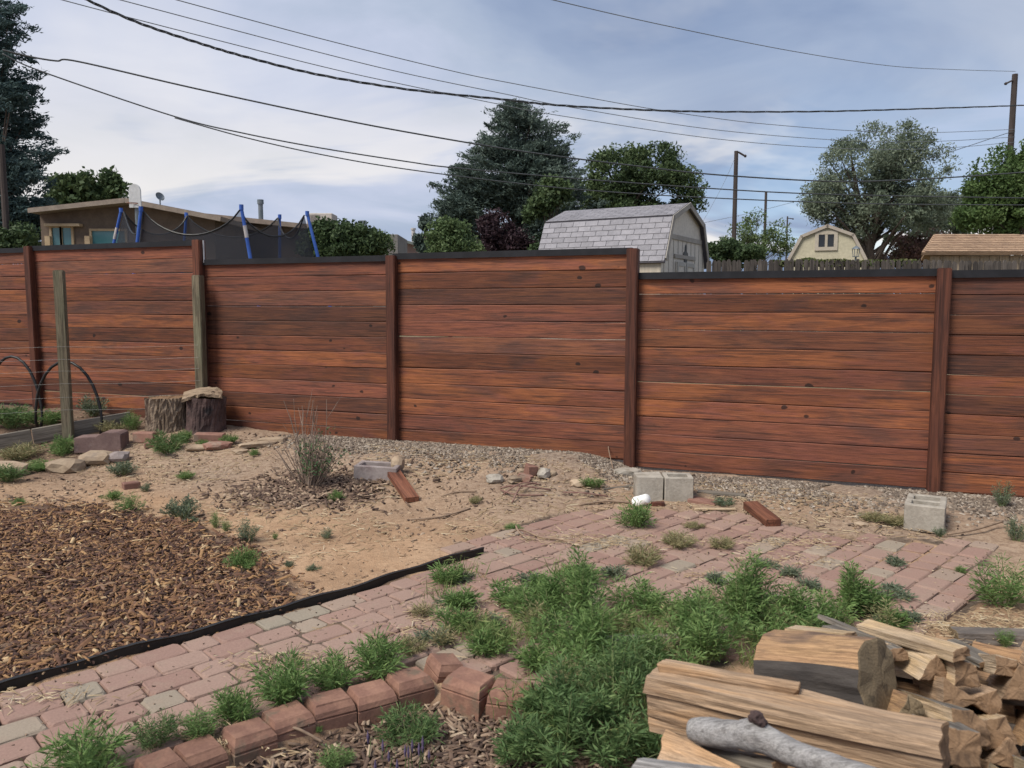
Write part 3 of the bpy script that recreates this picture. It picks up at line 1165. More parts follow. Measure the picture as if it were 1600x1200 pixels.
# ------------------------------------------------------------------ concrete blocks
def hollow_block(name, L, Wd, H, label, p, rz, mat, cells=2, wall=.03, jit=.0012, tilt=(0, 0), floor=.06, seed=0):
    """block with open cells in its top, L along local x"""
    bm = bmesh.new()
    xs = [-L / 2]
    cw = (L - wall * (cells + 1)) / cells
    x = -L / 2
    for c2 in range(cells):
        xs += [x + wall, x + wall + cw]
        x += wall + cw
    xs.append(L / 2)
    ys = [-Wd / 2, -Wd / 2 + wall, Wd / 2 - wall, Wd / 2]
    T3 = {}
    for i, xx in enumerate(xs):
        for j, yy in enumerate(ys):
            T3[i, j] = bm.verts.new((xx, yy, H))
    B3 = {(i, j): bm.verts.new((xs[i], ys[j], 0)) for i in (0, len(xs) - 1) for j in (0, 3)}
    n = len(xs) - 1
    for i in range(n):
        for j in range(3):
            if j == 1 and i % 2 == 1:
                lo = [bm.verts.new((T3[a].co.x * .985, T3[a].co.y * .97, floor)) for a in ((i, 1), (i + 1, 1), (i + 1, 2), (i, 2))]
                tp = [T3[a] for a in ((i, 1), (i + 1, 1), (i + 1, 2), (i, 2))]
                for k3 in range(4):
                    bm.faces.new((tp[k3], lo[k3], lo[(k3 + 1) % 4], tp[(k3 + 1) % 4]))
                bm.faces.new(lo)
                continue
            bm.faces.new((T3[i, j], T3[i + 1, j], T3[i + 1, j + 1], T3[i, j + 1]))
    bm.faces.new([T3[i, 0] for i in range(n + 1)][::-1] + [B3[0, 0], B3[n, 0]])
    bm.faces.new([T3[i, 3] for i in range(n + 1)] + [B3[n, 3], B3[0, 3]])
    bm.faces.new([T3[0, j] for j in range(4)] + [B3[0, 3], B3[0, 0]])
    bm.faces.new([T3[n, j] for j in range(4)][::-1] + [B3[n, 0], B3[n, 3]])
    bm.faces.new((B3[0, 0], B3[0, 3], B3[n, 3], B3[n, 0]))
    bmesh.ops.recalc_face_normals(bm, faces=bm.faces[:])
    bmesh.ops.bevel(bm, geom=[e for e in bm.edges if e.calc_face_angle(0) > .5], offset=.005, segments=1, affect='EDGES')
    q = np.random.default_rng(seed)
    for v2 in bm.verts:
        v2.co += Vector(q.normal(0, jit, 3))
    me2 = bpy.data.meshes.new(name)
    bm.to_mesh(me2)
    bm.free()
    me2.materials.append(mat)
    o = link(name, me2)
    put(o, p, rz)
    o.rotation_euler = (tilt[0], tilt[1], rz)
    return tag(o, label, 'concrete block')


hollow_block('concrete_block', .34, .225, .165, 'tan concrete block with two slots in its top by the right post', gnd(1450, 829) + Vector((.05, .135, -.008)), R(60), M_block, 2, .038, seed=2)
# the slots run crosswise to its length: long narrow cells
b1 = gnd(1038, 786)
blk = hollow_block('concrete_block', .20, .19, .188, 'large pale cracked concrete block by the fence post', Vector((b1.x + .11, b1.y + .10, b1.z - .01)), R(-4), M_block, 1, .032, seed=4)
mb = MB()
mb.box((0, 0, .094), (.19, .185, .186), bev=.006, jit=.003, seed=4)
o = mb.build('broken_half', M_block, blk)
o.location = (-.203, .012, .001)
o.rotation_euler = (0, -.02, .03)
hollow_block('concrete_block', .34, .2, .125, 'low grey hollow block beside the dry shrub', gnd(588, 752) + Vector((0, .10, -.01)), R(-8), M_greyblock, 1, .038, tilt=(.02, .03), seed=6, floor=.02)
stone(gnd(613, 748) + Vector((.03, .1, .06)), .10, .10, .12, 'rounded tan rock leaning on the low grey block', mat=M_stone, seed=77)

# planks
def plank(pa, pb, w, th, label, mat=M_plank, name='wood_offcut', cat='wood offcut', roll=0.0, lift=0.0):
    pa, pb = Vector(pa), Vector(pb)
    d2 = pb - pa
    mb = MB()
    mb.box((0, 0, 0), (d2.length, w, th), bev=.003, jit=.0012, seed=len(label))
    o = mb.build(name, mat)
    o.location = (pa + pb) / 2 + Vector((0, 0, th / 2 + lift))
    o.rotation_euler = (roll, -math.asin(d2.z / d2.length), math.atan2(d2.y, d2.x))
    return tag(o, label, cat)


plank(gnd(612, 745) + Vector((0, 0, .035)), gnd(644, 786) + Vector((0, 0, .004)), .105, .04, 'reddish-brown board offcut leaning from the low grey block')
plank(gnd(1172, 797) + Vector((0, 0, .012)), gnd(1208, 826) + Vector((0, 0, .012)), .10, .05, 'dark red stained board end lying on the patio edge')
plank(gnd(1085, 797), gnd(1150, 797), .03, .014, 'thin pale wooden stake lying beside the stained board end', M_paledsplit, 'wooden_stake', 'stake')
plank(gnd(1016, 789) + Vector((.0, -.03, 0)), gnd(1030, 789) + Vector((.03, -.03, 0)), .04, .03, 'small dark wood chunk next to the white cup', M_post)
plank(gnd(1090, 770), gnd(1165, 776), .06, .018, 'flat grey lath on gravel right of the cracked block', M_greywood, 'lath', 'lath')
brick(gnd(1098, 785), (.19, .12, .03), 'loose pinkish paver slab right of the cracked block', R(-25), M_brickred, (0, .08), 'loose_paver', 'paver', seed=31)
plank(gnd(940, 766), gnd(995, 760), .025, .012, 'thin grey stick left of the cracked block', M_greywood, 'stick', 'stick')
# white cup
mb = MB()
prof = [(.0, -.055), (.030, -.055), (.033, -.05), (.044, .055), (.046, .058), (.041, .056), (.029, -.045), (.0, -.045)]
V, F = [], []
n = 28
for r3, z3 in prof:
    for k3 in range(n):
        a3 = 2 * math.pi * k3 / n
        V.append((r3 * math.cos(a3), r3 * math.sin(a3), z3))
for i in range(len(prof) - 1):
    for k3 in range(n):
        F.append((i * n + k3, i * n + (k3 + 1) % n, (i + 1) * n + (k3 + 1) % n, (i + 1) * n + k3))
mb.add(V, F)
o = mb.build('plastic_cup', M_white, smooth=True)
o.location = gnd(1004, 792) + Vector((0, .02, .04))
o.rotation_euler = (R(242), R(10), R(30))
tag(o, 'white plastic cup tipped over against the cracked block', 'cup')
stone(gnd(980, 741), .20, .13, .06, 'smooth pale flat stone at the tall post foot', mat=M_block, seed=61)
# rubble by the fence
for i, (px, py, w, dpt, hh, lab, mt) in enumerate((
        (772, 752, .12, .09, .07, 'whitish stone left of the rubble heap', M_block),
        (806, 752, .13, .08, .05, 'grey flat stone at the rubble heap foot', M_stone),
        (850, 744, .13, .09, .07, 'pale angular stone right of the rubble heap', M_block),
        (815, 740, .08, .06, .05, 'small brown stone behind the rubble heap', M_stone),
        (862, 742, .07, .06, .04, 'tiny grey stone at the rubble heap edge', M_stone),
        (905, 758, .13, .08, .05, 'tan brick piece by the small weed near the fence', M_stone),
        (1075, 745, .12, .08, .04, 'flat dusty stone behind the cracked block', M_stone),
        (1415, 808, .10, .08, .05, 'tan cobble left of the slotted block', M_stone),
        (1345, 822, .08, .07, .03, 'flat tan chip at the patio back edge', M_stone))):
    stone(gnd(px, py), w, dpt, hh, lab, rz=R(i * 37), mat=mt, seed=40 + i, rough=.35)

brick(gnd(830, 744), (.085, .075, .095), 'upright brick fragment atop the rubble heap', R(25), M_brickred, (.1, .12), seed=51, jit=.006)
brick(gnd(820, 750), (.10, .07, .05), 'orange brick chip in front of the rubble heap', R(-20), M_brickred, (.05, .2), seed=52, jit=.005)
# ------------------------------------------------------------------ plastic edging strip
es = []
for t3 in np.linspace(0, 1, 40):
    p = EDGE0.lerp(EDGE1, t3)
    w = .012 * math.sin(t3 * 9) + .008 * math.sin(t3 * 23 + 1)
    p = p - Vv * (.012 + w * .6)
    es.append(Vector((p.x, p.y, gzf(p.x, p.y))))
mb = MB()
V, F = [], []
for i, p in enumerate(es):
    topz = .042 + .005 * math.sin(i * 1.1)
    for (o1, z1) in ((-.004, -.06), (-.006, topz - .008), (-.010, topz), (.010, topz), (.006, topz - .008), (.004, -.06)):
        V.append(p + Vv * o1 + Vector((0, 0, z1)))
for i in range(len(es) - 1):
    for k3 in range(6):
        F.append((i * 6 + k3, i * 6 + (k3 + 1) % 6, (i + 1) * 6 + (k3 + 1) % 6, (i + 1) * 6 + k3))
F += [tuple(range(6)), tuple((len(es) - 1) * 6 + k3 for k3 in range(6))[::-1]]
mb.add([v2[:] for v2 in V], F)
tag(mb.build('edging_strip', M_rubber), 'black plastic landscape edging between wood chips and pavers', 'edging')

# ------------------------------------------------------------------ red edging blocks round the planting bed
def edging_block_mesh(Lb, seed):
    """bullnose-like: chamfered front and end edges, flat top"""
    q = np.random.default_rng(seed)
    Dp, Hb, ch = .125, .165, .020
    rings = [(-.0, 0, 0), (Hb - .046, 0, 0), (Hb - .043, .003, .005), (Hb - .036, .001, .001), (Hb - .020, .003, .006), (Hb - .004, .010, .022), (Hb, .013, .026)]
    V, F = [], []
    for (z, ix, iy) in rings:
        for (sx, sy) in ((-1, -1), (1, -1), (1, 1), (-1, 1)):
            V.append((sx * (Lb / 2 - ix) + q.normal(0, .0009), sy * (Dp / 2) - sy * (iy if sy < 0 else iy * .2) + q.normal(0, .0009), z + (q.normal(0, .0009) if z else 0)))
    for i in range(len(rings) - 1):
        for k3 in range(4):
            F.append((i * 4 + k3, i * 4 + (k3 + 1) % 4, (i + 1) * 4 + (k3 + 1) % 4, (i + 1) * 4 + k3))
    F.append(tuple((len(rings) - 1) * 4 + k3 for k3 in range(4)))
    bm = bmesh.new()
    vs = [bm.verts.new(p) for p in V]
    for f in F:
        bm.faces.new([vs[i] for i in f])
    bmesh.ops.bevel(bm, geom=[e for e in bm.edges if e.is_manifold and e.calc_face_angle(0) > .25], offset=.003, segments=1, affect='EDGES')
    me2 = bpy.data.meshes.new('edging_block')
    bm.to_mesh(me2)
    bm.free()
    me2.materials.append(M_redblock)
    return me2


row = [(250, 1189), (312, 1163), (385, 1138), (450, 1112), (514, 1092), (580, 1074), (638, 1056)]
ordw = ['first', 'second', 'third', 'fourth', 'fifth', 'sixth', 'seventh']
pts = [on_z(px, py, .055) for px, py in row]
for i, p in enumerate(pts):
    a2 = pts[max(0, i - 1)]
    b2 = pts[min(len(pts) - 1, i + 1)]
    ang = math.atan2(b2.y - a2.y, b2.x - a2.x)
    gap3 = ((b2 - a2).xy.length / (2 if 0 < i < len(pts) - 1 else 1)) * .97
    o = link('edging_block', edging_block_mesh(min(.215, gap3), i))
    o.location = (p.x, p.y, p.z - .165 + rnd.gauss(0, .004))
    o.rotation_euler = (rnd.gauss(0, .03), rnd.gauss(0, .025), ang + rnd.gauss(0, .03))
    lab = \
        '%s red edging block of the long row, counted from the bottom frame edge' % ordw[i]
    tag(o, lab, 'edging block', 'red edging blocks around the planting bed')
for i, (px, py, dz3, rz3, tl, lab) in enumerate((
        (684, 1030, .06, 30, (.10, .22), 'tipped red edging block at the corner, standing behind the rest'),
        (731, 1057, .062, -30, (.0, .04), 'large red edging block turning the corner of the bed'),
        (798, 1073, .05, -12, (.02, .02), 'red edging block right of the corner, touching the weeds'))):
    p = on_z(px, py, dz3)
    o = link('edging_block', edging_block_mesh((.12, .165, .155, .15)[i], 30 + i))
    o.location = (p.x, p.y, p.z - .165)
    o.rotation_euler = (tl[0], tl[1], R(rz3))
    tag(o, lab, 'edging block', 'red edging blocks around the planting bed')
# ------------------------------------------------------------------ loose litter: chips, gravel, straw
BOXV = np.array([(-1, -1, 0), (1, -1, 0), (1, 1, 0), (-1, 1, 0), (-.8, -.8, 1), (.85, -.7, 1), (.8, .8, 1), (-.85, .75, 1)], float) * np.array([.5, .5, 1])
BOXF = [(0, 1, 5, 4), (1, 2, 6, 5), (2, 3, 7, 6), (3, 0, 4, 7), (4, 5, 6, 7)]


def scatter(name, XY, size_l, size_w, size_h, mat, label, q, tilt=.3, z_extra=0.0, zfun=None, jit=.12, parent=None, ori=None, kind='stuff'):
    N = len(XY)
    L = q.uniform(*size_l, N)
    Wd = q.uniform(*size_w, N)
    Hh = q.uniform(*size_h, N)
    base = BOXV[None] + q.normal(0, jit, (N, 8, 3)) * np.array([.5, .5, .5])
    V = base * np.stack([L, Wd, Hh], -1)[:, None]
    tx = q.normal(0, tilt, N)
    ty = q.normal(0, tilt, N)
    az = q.uniform(0, 2 * math.pi, N) if ori is None else q.normal(ori[0], ori[1], N)
    # tilt about y then x
    x, y, z = V[..., 0], V[..., 1], V[..., 2]
    c, s = np.cos(ty)[:, None], np.sin(ty)[:, None]
    x, z = x * c + z * s, -x * s + z * c
    c, s = np.cos(tx)[:, None], np.sin(tx)[:, None]
    y, z = y * c - z * s, y * s + z * c
    c, s = np.cos(az)[:, None], np.sin(az)[:, None]
    x, y = x * c - y * s, x * s + y * c
    zz = gz(XY[:, 0], XY[:, 1]) + (zfun if zfun is not None else 0) + z_extra
    P = np.stack([x + XY[:, :1], y + XY[:, 1:2], z + zz[:, None]], -1)
    o = quads_mesh(name, P.reshape(-1, 3), 8, BOXF, mat, parent)
    return tag(o, label, kind=kind)


def sample_poly(P, N, q):
    lo, hi = P.min(0), P.max(0)
    out = np.zeros((0, 2))
    while len(out) < N:
        c = q.uniform(lo, hi, (N * 2, 2))
        out = np.concatenate([out, c[inside(P, c[:, 0], c[:, 1])]])
    return out[:N]


q = np.random.default_rng(21)
M_chip = pieces_mat('wood_chips', [(0, (.038, .023, .020)), (.26, (.085, .045, .034)), (.46, (.15, .078, .045)), (.66, (.225, .123, .06)),
                                  (.82, (.32, .19, .09)), (.92, (.14, .078, .058)), (1, (.50, .36, .20))], .85, 60)
XY = sample_poly(MULCH, 36000, q)
edge = np.array([mnoise.noise((a * 2.2, b * 2.2, 9)) for a, b in XY])
XY = XY + np.stack([edge, edge], -1) * .08
# thin out towards the far rim
far_rim = np.array([gnd(-60, 797).to_2d()[:], gnd(150, 797).to_2d()[:], gnd(320, 826).to_2d()[:], gnd(420, 885).to_2d()[:], gnd(470, 925).to_2d()[:]])
dd_ = np.full(len(XY), 9.0)
for i_ in range(len(far_rim) - 1):
    a_, b_ = far_rim[i_], far_rim[i_ + 1]
    t_ = np.clip(((XY - a_) @ (b_ - a_)) / ((b_ - a_) @ (b_ - a_)), 0, 1)
    dd_ = np.minimum(dd_, np.linalg.norm(XY - (a_ + t_[:, None] * (b_ - a_)), axis=1))
XY = XY[q.uniform(0, 1, len(XY)) < np.clip(.12 + dd_ / .30 + edge * .5, 0, 1)]
scatter('wood_chips', XY, (.010, .060), (.003, .011), (.002, .007), M_chip, 'bed of brown and tan wood chips', q, .40, .012, q.uniform(0, .026, len(XY)))
big = sample_poly(MULCH, 1500, q)
scatter('bark_nuggets', big, (.03, .085), (.006, .016), (.003, .008), M_chip, 'larger bark strips and splinters lying on the chip bed', q, .28, .030, q.uniform(0, .014, len(big)), jit=.2)
# strays round the bed
ctr = MULCH.mean(0)
XY2 = ctr + (sample_poly(MULCH, 3500, q) - ctr) * np.array([1.16, 1.22])
XY2 = XY2[~inside(PAVED, XY2[:, 0], XY2[:, 1])]
scatter('stray_wood_chips', XY2, (.015, .05), (.005, .013), (.002, .006), M_chip, 'scattered wood chips around the chip bed', q, .15, .004)

# planting bed bark
n = 13000
bx0 = np.stack([q.uniform(-1.6, .9, n), q.uniform(1.6, 3.2, n)], -1)
bx0 = bx0[bed_mask(bx0[:, 0], bx0[:, 1]) > .6]
M_bedchip = pieces_mat('bed_bark', [(0, (.06, .04, .032)), (.4, (.12, .078, .058)), (.7, (.20, .14, .10)), (.9, (.29, .21, .15)), (1, (.40, .31, .22))], .9, 60)
scatter('bark_mulch', bx0, (.018, .070), (.004, .013), (.002, .006), M_bedchip, 'grey-brown bark mulch inside the bed of edging blocks', q, .3, .004, q.uniform(0, .012, len(bx0)))

# gravel along the fence
n = 15000
t = q.uniform(-2.4, 4.6, n)
df = np.abs(q.normal(0, .33, n)) + .04
wgt = sst(-2.4, -1.2, t)
keep = (q.uniform(0, 1, n) < wgt) & (df < 1.25)
gx_ = FD.x * t + FN.x * df
gy_ = FY + FD.y * t + FN.y * df
GXY = np.stack([gx_, gy_], -1)[keep]
keep = np.array([mnoise.noise((a * 1.4, b * 1.4, 2)) > -.25 for a, b in GXY]) & ~inside(PAVED, GXY[:, 0], GXY[:, 1])
GXY = GXY[keep]
M_gravel = pieces_mat('gravel', [(0, (.09, .07, .058)), (.35, (.15, .118, .092)), (.6, (.205, .165, .13)), (.85, (.27, .225, .18)), (1, (.36, .315, .265))], .9, 80)
scatter('gravel', GXY, (.012, .040), (.008, .020), (.005, .015), M_gravel, 'tan gravel strip along the fence foot', q, .35, -.002, jit=.25)
n = 3400
XY = np.stack([q.uniform(-5.2, 2.8, n), q.uniform(4.6, 8.3, n)], -1)
dfx = XY[:, 0] * FN.x + (XY[:, 1] - FY) * FN.y
keep = (dfx > .05) & (dfx < 2.4) & ~inside(PAVED, XY[:, 0], XY[:, 1]) & ~inside(MULCH, XY[:, 0], XY[:, 1])
keep &= np.array([mnoise.noise((a * 1.1 + 7, b * 1.1, 5)) > -.12 for a, b in XY])
XY = XY[keep]
scatter('ground_litter', XY, (.012, .055), (.005, .016), (.003, .010), M_bedchip, 'grey bark bits and pebbles over the dirt', q, .25, .0, jit=.25)
# ring of bark round the shrub
n = 2600
a = q.uniform(0, 6.28, n)
r3 = np.abs(q.normal(0, .27, n))
XY = np.stack([shrub_at.x + np.cos(a) * r3 * 1.35, shrub_at.y + np.sin(a) * r3], -1)
scatter('shrub_bark_ring', XY, (.02, .07), (.008, .022), (.004, .010), M_bedchip, 'ring of dark bark mulch under the dry shrub', q, .35, .0, .03 * sst(.42, .05, np.hypot((XY[:, 0] - shrub_at.x) / 1.25, XY[:, 1] - shrub_at.y)) + q.uniform(0, .02, n))

# crumbs and clods of the sand itself
n = 8000
XY = np.stack([q.uniform(-4.8, 2.6, n), q.uniform(3.2, 7.6, n)], -1)
keep = ~inside(MULCH, XY[:, 0], XY[:, 1]) & ~inside(PAVED, XY[:, 0], XY[:, 1]) & ((XY[:, 0] * FN.x + (XY[:, 1] - FY) * FN.y) > .2)
M_clod = pieces_mat('sand_clods', [(0, (.17, .11, .075)), (.4, (.27, .18, .115)), (.75, (.37, .26, .17)), (1, (.47, .36, .25))], .95, 80)
scatter('sand_clods', XY[keep], (.008, .036), (.003, .010), (.002, .005), M_clod, 'crumbs and bits strewn over the sand', q, .2, .002, jit=.25)

# straw
M_straw = pieces_mat('straw', [(0, (.22, .15, .09)), (.5, (.32, .235, .14)), (.85, (.42, .33, .21)), (1, (.50, .43, .31))], .85)
n = 9000
XY = np.stack([q.uniform(-4.6, 2.6, n), q.uniform(3.4, 7.3, n)], -1)
dens = np.array([mnoise.noise((a * .9, b * .9, 12)) for a, b in XY])
keep = (dens > -.15) & ~inside(MULCH, XY[:, 0], XY[:, 1]) & ((~inside(PAVED, XY[:, 0], XY[:, 1])) | (dens > .28))
keep &= (XY[:, 0] * FN.x + (XY[:, 1] - FY) * FN.y) > .3
scatter('straw', XY[keep], (.025, .10), (.0022, .005), (.001, .003), M_straw, 'dry straw scattered over the sand', q, .06, .009)
# straw and dead grass on the patio in drifts
pts = []
for (px, py, rx, ry, k3) in ((440, 1040, .25, .10, 260), (60, 1095, .2, .1, 160), (690, 985, .3, .2, 350), (960, 850, .45, .14, 520), (1240, 850, .35, .12, 420), (1230, 880, .3, .12, 260),
                             (1490, 985, .5, .16, 900), (1590, 980, .4, .15, 500), (360, 1160, .25, .08, 240), (780, 950, .35, .2, 420), (1120, 905, .3, .1, 200), (860, 845, .25, .06, 160)):
    c0 = gnd(px, py)
    pts.append(np.array([c0.x, c0.y]) + q.normal(0, 1, (k3 // 2, 2)) * np.array([rx, ry]) * .6)
XY = np.concatenate(pts)
scatter('dead_grass', XY, (.015, .065), (.0018, .004), (.001, .003), M_straw, 'drifts of dead grass lying over the pavers', q, .10, .016, q.uniform(0, .012, len(XY)))
# crumbs in paver joints
XY = sample_poly(PAVED, 1500, q)
scatter('joint_crumbs', XY, (.004, .015), (.003, .007), (.002, .004), M_bedchip, 'crumbs of grit and bark lying on the pavers', q, .2, .011, jit=.2)

# ------------------------------------------------------------------ dry vine runners and sticks
def runner(pl, r3, label, mat=M_vine, name='dry_vine', cat='vine', k3=5):
    mb = MB()
    for pp in pl:
        P = [gnd(px, py, .012 + dz4) for px, py, dz4 in pp]
        mb.tube(smooth_path(P, k3), r3, 5)
    return tag(mb.build(name, mat, smooth=True), label, cat)


runner([[(782, 765, 0), (800, 768, .03), (830, 772, .04), (860, 768, .0)], [(786, 775, 0), (815, 770, .06), (845, 764, .02)],
        [(800, 788, 0), (812, 775, .05), (820, 765, .02), (838, 757, .0)], [(782, 770, .01), (808, 780, .02), (850, 776, 0)]], .006, 'tangle of reddish dry vines on the sand below the rubble')
runner([[(880, 772, 0), (910, 777, .02), (950, 778, 0)]], .006, 'thin reddish vine lying left of the white cup')
runner([[(905, 792, 0), (945, 788, .01), (985, 788, .0)]], .008, 'dark stick at the patio corner left of the cup', M_twig, 'stick', 'stick')
runner([[(640, 815, 0), (690, 810, .0), (735, 797, .0)]], .006, 'dark root lying across the sand below the board offcut', M_twig, 'stick', 'stick')
runner([[(690, 778, 0), (715, 771, .0), (745, 770, 0)]], .006, 'short dark twig right of the board offcut', M_twig, 'stick', 'stick')
runner([[(958, 735, 0), (950, 715, .10), (958, 705, .18), (962, 700, .1)]], .004, 'pale curled dry vine standing in gravel by the tall post', M_twig, 'dry_vine', 'vine')
runner([[(1480, 838, 0), (1520, 836, .02), (1566, 825, .03)]], .008, 'dark twig on dirt right of the slotted block', M_twig, 'stick', 'stick')
runner([[(905, 858, 0), (880, 852, .02), (845, 845, .01), (815, 838, .03), (800, 840, .02)], [(830, 848, 0), (812, 843, .03), (806, 834, .04)]], .006, 'grey dead weed stalk flat on the pavers near the path mouth', M_twig, 'dead_stalk', 'dead stalk')
runner([[(445, 1146, .015), (470, 1160, .03), (505, 1172, .015)]], .005, 'thin pale stick in the bark mulch bed', M_twig, 'stick', 'stick')

# ------------------------------------------------------------------ dry shrub
def dry_shrub():
    q = np.random.default_rng(5)
    base = shrub_at.copy()
    root = empty('dry_shrub', base)
    tag(root, 'dry twiggy shrub with some green leaves in a bark ring', 'shrub')
    sm, tips = MB(), []
    for i in range(64):
        az = q.uniform(0, 6.28)
        lean = q.uniform(.05, .62) ** .8
        Ls = q.uniform(.28, .50) if i > 9 else q.uniform(.55, .72)
        if i <= 9:
            lean *= .35
        d0 = np.array([math.cos(az) * lean, math.sin(az) * lean, 1.0])
        d0 /= np.linalg.norm(d0)
        p = np.array([math.cos(az), math.sin(az), 0]) * q.uniform(0, .05)
        P = [p]
        for k3 in range(5):
            d0 = d0 + q.normal(0, .07, 3) + np.array([0, 0, .04])
            d0 /= np.linalg.norm(d0)
            P.append(P[-1] + d0 * Ls / 5)
        sm.tube(P, list(np.linspace(.0052, .0018, 6)), 4, 0, False)
        for b in range(5):
            k3 = q.integers(1, 5)
            bd = d0 + q.normal(0, .42, 3)
            bd /= np.linalg.norm(bd)
            bl = Ls * q.uniform(.12, .34)
            P2 = [P[k3], P[k3] + bd * bl * .5, P[k3] + bd * bl + np.array([0, 0, .02])]
            sm.tube(P2, [.002, .0016, .001], 3, 0, False)
            tips.append(P2[2])
    sm.build('stems', plain_mat('shrub_stem', (.20, .15, .12), (.29, .225, .18), 14, .9, .2, .002), root)
    tips = np.array(tips)
    sel = tips[(tips[:, 0] > -.05) & (tips[:, 2] > .13) & (tips[:, 2] < .42)]
    sel = sel[q.uniform(0, 1, len(sel)) < .42]
    C = np.repeat(sel, 7, 0) + q.normal(0, .022, (len(sel) * 7, 3))
    quads_mesh('leaves', leaves(C, unit(q.normal(size=C.shape) + np.array([0, 0, .5])), .026, .014, q), 4, QF,
               leaf_mat('shrub_leaf', [(.06, .11, .05), (.09, .15, .07), (.14, .19, .09)], .25, .6, 9), root)


dry_shrub()

# ------------------------------------------------------------------ single weeds
def W_(px, py, w_px, h_px, label, kind='green', group=None, cat='weed'):
    p = gnd(px, py)
    sc_ = p.y / F_PX
    return weed(p + Vector((0, 0, -.004)), h_px * sc_, w_px * sc_, label, kind, group, cat=cat)


single = [
    (203, 802, 44, 36, 'small green weed left of centre behind the chip bed', 'green'),
    (176, 780, 34, 16, 'low weed tuft at the far rim of the chip bed', 'green'),
    (283, 810, 58, 40, 'grey-green bushy weed on sand above the chip bed', 'grey'),
    (298, 818, 26, 14, 'tiny weed just below the grey-green bushy weed', 'grey'),
    (338, 826, 22, 34, 'thin upright weed at the right rim of the chips', 'green'),
    (354, 830, 18, 24, 'small thin weed beside the upright one near the chips', 'green'),
    (388, 848, 42, 42, 'rounded grey-green weed right of the thin upright weeds', 'grey'),
    (378, 893, 58, 42, 'spreading green weed growing out of the chip edge', 'green'),
    (430, 842, 12, 14, 'single sprig alone on the sand near the chips', 'green'),
    (510, 842, 26, 20, 'small lone weed in the middle of the sand', 'grey'),
    (452, 885, 18, 12, 'faint pale sprig at the chip bed tip', 'grey'),
    (490, 892, 26, 12, 'flat pale weed on sand near the plastic edging', 'grey'),
    (28, 790, 26, 14, 'small weed at the left end of the chip bed rim', 'green'),
    (228, 768, 22, 18, 'little grey weed on dirt below the stumps', 'grey'),
    (292, 748, 32, 14, 'low weed on dirt in front of the stumps', 'green'),
    (524, 782, 30, 18, 'tiny green sprig at the shrub ring', 'green'),
    (742, 786, 24, 14, 'tiny pale weed right of the board offcut', 'dry'),
    (925, 762, 42, 20, 'low green weed in gravel near the tall post', 'green'),
    (990, 824, 70, 46, 'bushy green weed in front of the white cup', 'green'),
    (1132, 790, 40, 16, 'flat grey-green weed behind the stained board end', 'grey'),
    (1083, 826, 36, 14, 'sparse weed in the pavers near the stake', 'dry'),
    (1062, 856, 60, 30, 'dry yellowish weed clump in the pavers, left one', 'dry'),
    (1128, 858, 44, 24, 'dry yellowish weed clump in the pavers, right one', 'dry'),
    (1002, 884, 66, 38, 'straw-coloured weed left of the long patio', 'dry'),
    (1568, 948, 105, 92, 'large bushy weed at the right edge of the patio', 'green'),
    (1500, 895, 20, 14, 'tiny sprout in the patio left of the large bushy weed', 'green'),
    (1587, 845, 44, 46, 'grey-green weed at the right frame edge by the fence', 'grey'),
    (1566, 792, 40, 44, 'tall wispy weed against the fence at far right', 'grey'),
    (1398, 820, 46, 20, 'low yellowish weed left of the slotted block', 'dry'),
    (1362, 815, 40, 20, 'yellow-green weed tuft near the patio back edge', 'dry'),
    (1468, 838, 24, 20, 'tiny weed at the foot of the slotted block', 'grey'),
    (170, 838, 1, 1, None, None),
    (800, 828, 34, 12, 'flat weed at the left border of the patio', 'green'),
    (128, 1212, 165, 92, 'big green weed at the bottom left corner', 'green'),
    (246, 1170, 80, 77, 'first weed of the row behind the edging blocks, from left', 'dark'),
    (306, 1160, 85, 66, 'second weed of the row behind the edging blocks', 'green'),
    (372, 1128, 91, 68, 'third weed of the row behind the edging blocks', 'green'),
    (448, 1096, 124, 89, 'tallest weed of the row behind the edging blocks', 'green'),
    (525, 1078, 104, 66, 'weed behind the fifth and sixth edging blocks', 'green'),
    (588, 1055, 117, 73, 'bushy weed behind the last blocks of the long row', 'green'),
    (640, 1022, 60, 34, 'pale weed just left of the tipped corner block', 'dry'),
    (640, 1160, 110, 62, 'weed growing in the bark mulch inside the bed', 'dark'),
    (522, 1205, 66, 52, 'weed at the bottom edge inside the mulch bed', 'green'),
    (496, 1142, 20, 14, 'tiny sprout at the foot of the edging blocks', 'green'),
    (60, 735, 60, 20, 'weeds spilling over the left border stones', 'green'),
    (12, 752, 60, 30, 'dark weed in front of the leftmost border stone', 'dark'),
    (95, 712, 52, 34, 'leafy green weed at the foot of the garden post', 'green'),
    (30, 718, 70, 30, 'pale grassy weed inside the stone border', 'dry'),
    (192, 742, 52, 26, 'greyish weed right of the plum wall block', 'grey'),
    (205, 672, 34, 36, 'green weed between timber border and stump', 'green'),
    (262, 708, 60, 38, 'dense green weed at the foot of the bark stump', 'dark'),
    (287, 690, 34, 22, 'small green weed touching the charred stump', 'green'),
    (358, 692, 30, 16, 'small green weed among the flat stones', 'green'),
    (316, 696, 20, 12, 'tiny sprout by the reddish flat stone', 'green'),
    (396, 712, 20, 12, 'sprig beside the small orange-tan stone', 'green'),
    (20, 668, 90, 40, 'green crop inside the raised bed under the left hoop', 'dark'),
    (72, 664, 60, 30, 'leafy crop inside the raised bed behind the post', 'green'),
    (146, 650, 54, 34, 'bluish green crop under the right foot of the hoop', 'grey'),
    (172, 676, 50, 22, 'yellowish low weeds outside the timber border', 'dry'),
]
for (px, py, w, h, lab, kd) in single:
    if lab:
        W_(px, py, w, h, lab, kd)
